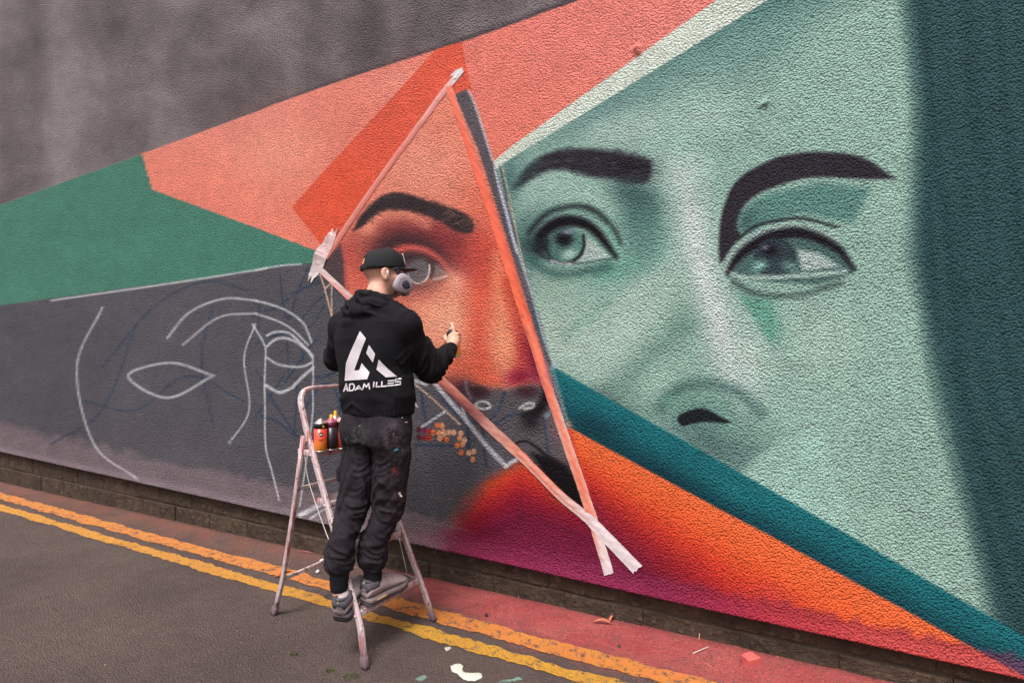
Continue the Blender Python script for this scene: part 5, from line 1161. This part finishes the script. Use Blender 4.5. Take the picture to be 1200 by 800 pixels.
# ---- shoes
sh_up = plain('shoe_grey', (158, 140, 140), .8, .2, .16, 50, .4); sh_dk = plain('shoe_dark', (70, 64, 70), .7, .3, .2, 80, .3); sh_sole = plain('shoe_sole', (112, 98, 98), .7, .3, .2, 60, .3); sh_tan = plain('shoe_tan', (178, 148, 108), .6, .3); lace_m = plain('shoe_trim', (150, 144, 112), .7, .3)
def shoe(heel, yaw, pitch, label, outsole, mid_m):
    f = Vector((math.sin(yaw), math.cos(yaw), 0)); r = Vector((f.y, -f.x, 0)); u = Vector((0, 0, 1))
    f2 = f*math.cos(pitch)-u*math.sin(pitch); u2 = u*math.cos(pitch)+f*math.sin(pitch)
    def at(x, y, z): return Vector(heel)+r*x+f2*y+u2*z
    L = .258; ys = [0, .010, .036, .072, .108, .144, .185, .220, .246, L]
    wd = [.030, .041, .045, .043, .043, .048, .052, .051, .043, .026]; toph = [.080, .108, .116, .110, .112, .102, .084, .070, .060, .046]
    wt_ = [.026, .034, .036, .034, .032, .032, .036, .037, .032, .020]
    def ringmesh(rows):
        vs = [p for rw in rows for p in rw]; n = len(rows[0]); fs = [(i*n+j, i*n+(j+1) % n, (i+1)*n+(j+1) % n, (i+1)*n+j) for i in range(len(rows)-1) for j in range(n)]
        return mesh(vs, fs+[tuple(range(n))[::-1], tuple((len(rows)-1)*n+j for j in range(n))])
    def sm(a): 
        yy = np.linspace(0, L, 26); return yy, np.interp(yy, ys, a)
    yy, W = sm(wd); _, Tp = sm(toph); _, Wt = sm(wt_)
    rows = []
    for y, w, t, w2 in zip(yy, W, Tp, Wt):     # upper
        rw = []
        for j in range(16):
            a = 6.2832*j/16; c, s_ = math.cos(a), math.sin(a); z = .030+(t-.030)*(.5+.5*s_); k = w+(w2-w)*max(0, s_)
            rw.append(at(c*k*(1-.25*max(0, s_)**3)*1.0, y, z+.002*math.sin(y*140)*(c*c)))
        rows.append(rw)
    up = child('shoe', ringmesh(rows), sh_up); up['label'] = label
    def slab(nm, z0, z1, grow, mat, a=0, b=L, lip=0):
        rows = []
        for y, w in zip(yy, W):
            if y < a-.006 or y > b+.006: continue
            g = w+grow; spring = max(0, (y-.21))*.22
            rows.append([at(-g, y, z0+spring), at(-g-.002, y, (z0+z1)/2+spring), at(-g+.001, y, z1+spring), at(g-.001, y, z1+spring), at(g+.002, y, (z0+z1)/2+spring), at(g, y, z0+spring)])
        o = link(nm, ringmesh(rows), mat); o.parent = up; return o
    slab('midsole', .012, .036, .003, mid_m); slab('outsole', 0, .013, .001, outsole)
    slab('heel_window', .016, .029, .0045, sh_tan, .045, .105); slab('heel_counter', .062, .104, -.0035, sh_dk, 0, .062)
    # collar, tongue, laces
    cl = []
    for y0, z_, w_ in ((.016, .098, .024), (.05, .104, .026), (.085, .104, .026)): pass
    col_pts = [at(.027*math.sin(a), .052-.044*math.cos(a), .100+.012*math.cos(a)**2) for a in np.linspace(-2.5, 2.5, 18)]
    c_ = link('collar', sweep(col_pts, circ(.008, 8)), sh_dk); c_.parent = up
    tb = link('heel_tab', sweep([at(0, .004, .085), at(0, -.001, .104), at(0, .006, .118)], rrect(.010, .004, .0015)), lace_m); tb.parent = up
    for i in range(4):
        y = .112+.022*i; z = float(np.interp(y, yy, Tp))+.002; q_ = link('lace', sweep([at(-.026, y, z-.012), at(0, y+.004, z+.002), at(.026, y, z-.012)], circ(.003, 6)), sh_up); q_.parent = up
    return up
fy = math.atan2(ES.x, ES.y)
hr = ankR-np.array([math.sin(fy), math.cos(fy), 0])*.058; shoe((hr[0], hr[1], SH[0]+.0035), fy+.05, 0, 'grey trainer flat on the ladder step', sh_dk, sh_sole)
hl = NP(px(399.5, 728, 2.355)); shoe(tuple(hl), .2, -.27, 'grey trainer with its dark heel hanging off the step end', black, sh_dk)

# ---- cap
cap_m = plain('cap_black', (27, 26, 29), .85, .25, .15, 50, .25); cap_g = plain('cap_grey', (60, 54, 60), .85, .25, .12, 60, .3)
def capmesh():
    vs = []; fs = []; nu, nv = 48, 14
    for i in range(nv+1):
        e = math.radians(90*i/nv)
        for j in range(nu):
            a = 6.2832*j/nu; ca, sa = math.cos(a), math.sin(a)      # a=0 front
            rr = math.cos(e)**.72; fr = .104+(.008 if ca > 0 else .0); hgt = .098+.012*max(0, ca)
            seam_ = 1+.010*math.cos(6*a)*math.sin(2*e)-.006*math.exp(-((((a*6/6.2832) % 1)-.5)/.04)**2)
            z = math.sin(e)**.92*hgt; vs.append(hd(sa*.085*rr*seam_, -.006+ca*fr*rr*seam_, .024+z-.012*(1-math.sin(e))*(.5-.5*ca)))
    for i in range(nv):
        for j in range(nu):
            back = abs(((j+nu/2) % nu)-nu/2) > nu/2-3.2
            if back and 2 <= i <= 4: continue          # opening above the strap
            fs.append((i*nu+j, i*nu+(j+1) % nu, (i+1)*nu+(j+1) % nu, (i+1)*nu+j))
    return mesh([Vector(v) for v in vs], fs)
capo = child('cap', capmesh(), cap_m); so = capo.modifiers.new('t', 'SOLIDIFY'); so.thickness = .003; so.offset = 1
vs = []; fs = []; nu, nv = 22, 8
for i in range(nv+1):
    for j in range(nu+1):
        a = math.radians(-74+148*j/nu); t = i/nv; w = .083; L_ = .068*max(0, math.cos(a*1.05))**.55
        b = np.array([math.sin(a)*w, -.006+math.cos(a)*.108, 0.]); x = b[0]; y = b[1]+L_*t
        vs.append(Vector(hd(x*(1-.05*t), y, 0.020+.012*t-.007*(x/.083)**2))); 
        if i and j: k = i*(nu+1)+j; fs.append((k-nu-2, k-nu-1, k, k-1))
br = link('brim', mesh(vs, fs), cap_g); br.parent = capo; so = br.modifiers.new('t', 'SOLIDIFY'); so.thickness = .004
bt = link('button', lathe([(.007, 0), (.006, .004), (.002, .006)], 10, (0, 0, 1), Vector(hd(0, -.004, .121))), cap_m); bt.parent = capo
stp = link('strap', sweep([Vector(hd(math.sin(a)*.085, -.006-math.cos(a)*.106, .021)) for a in np.linspace(-.75, .75, 10)], rrect(.004, .018, .0015), up=Vector((0, 0, 1))), cap_m); stp.parent = capo
pp = link('front_badge', sweep([Vector(hd(.040+.002*i, .083+.0075*(3-abs(i-3))*0+.018*(1-(i/6)) , .050+.011*i*(1-.02*i))) for i in range(6)], circ(.0022, 6)), whitep); pp.parent = capo
# ---- respirator
rs_m = plain('mask_grey', (158, 142, 150), .55, .35, .08, 40, .1); rs_d = plain('mask_dark', (58, 50, 66), .6, .3); 
R_ = Vol(hd(0, .07, -.05)-.16, hd(0, .07, -.05)+.16, .0035)
R_.ell(hd(0, .088, -.048), (.050, .046, .050), HM, .015); R_.ell(hd(0, .106, -.080), (.034, .028, .028), HM, .02); R_.cone(hd(0, .10, -.02), hd(0, .108, .012), .024, .012, .015)
for s_ in (-1, 1): R_.cone(hd(s_*.040, .090, -.055), hd(s_*.066, .078, -.060), .030, .026, .010)
R_.ell(hd(0, .02, -.03), (.058, .066, .09), HM, .004, True)
Vr, Fr = R_.mesh(); Vr = relax(Vr, Fr, 3, .5); resp = child('respirator', npmesh(Vr, Fr), rs_m)
for s_ in (-1, 1):
    axd = Vector(HR*s_*.9+HF*.28-UP*.06).normalized(); c_ = Vector(hd(s_*.080, .084, -.056))
    for nm, pr, mt in (('filter_rim', [(.030, -.026), (.046, -.020), (.049, -.012), (.049, -.008), (.0462, -.007), (.0462, -.003), (.048, -.002), (.048, .003), (.044, .0075), (.020, .0095)], rs_m), ('filter_face', [(.0215, .0075), (.0195, .0108), (.010, .0110)], rs_d), ('filter_seam', [(.0265, .0082), (.0275, .0098), (.0285, .0082)], rs_d)):
        o = link(nm, lathe(pr, 28, axd, c_+(Vector(HF)*.010-Vector((0, 0, .002)) if nm == 'filter_face' else Vector())), mt)
        for v_ in o.data.vertices:          # rounded triangle outline, wider at the foot
            q_ = v_.co-c_; a_ = math.atan2(q_.z, q_.dot(Vector(HF))); v_.co += (q_-axd*q_.dot(axd))*(.09*math.cos(3*(a_-math.pi/2))); o.parent = resp
def strap(pts, r=(.010, .0025), m_=rs_d):
    o = link('head_strap', sweep(curve3([Vector(p) for p in pts], 5), rrect(r[0], r[1], r[1]*.45), up=Vector((0, 0, 1))), m_); o.parent = resp
for s_ in (-1, 1):
    strap([hd(s_*.062, .086, -.030), hd(s_*.076, .064, .000), hd(s_*.080, .052, .020)], (.006, .016)); strap([hd(s_*.064, .060, -.092), hd(s_*.070, .020, -.112), hd(s_*.074, -.03, -.108)], (.004, .009), black)
# ---- ear bud
eb = child('earbud', sweep([Vector(hd(.092, .006, .002)), Vector(hd(.094, .008, -.006)), Vector(hd(.094, .012, -.034))], circ(.0034, 8), scale=[1.9, 1.3, 1]), whitep)
# ---- the can in his hand
spray_can(Vector(can_b), Vector(can_ax), can_mat('can_orange', (226, 130, 52), (232, 150, 60), .02, .1), black, whitep, black, 'orange spray can held in the painter\'s raised hand', None, False, .010)
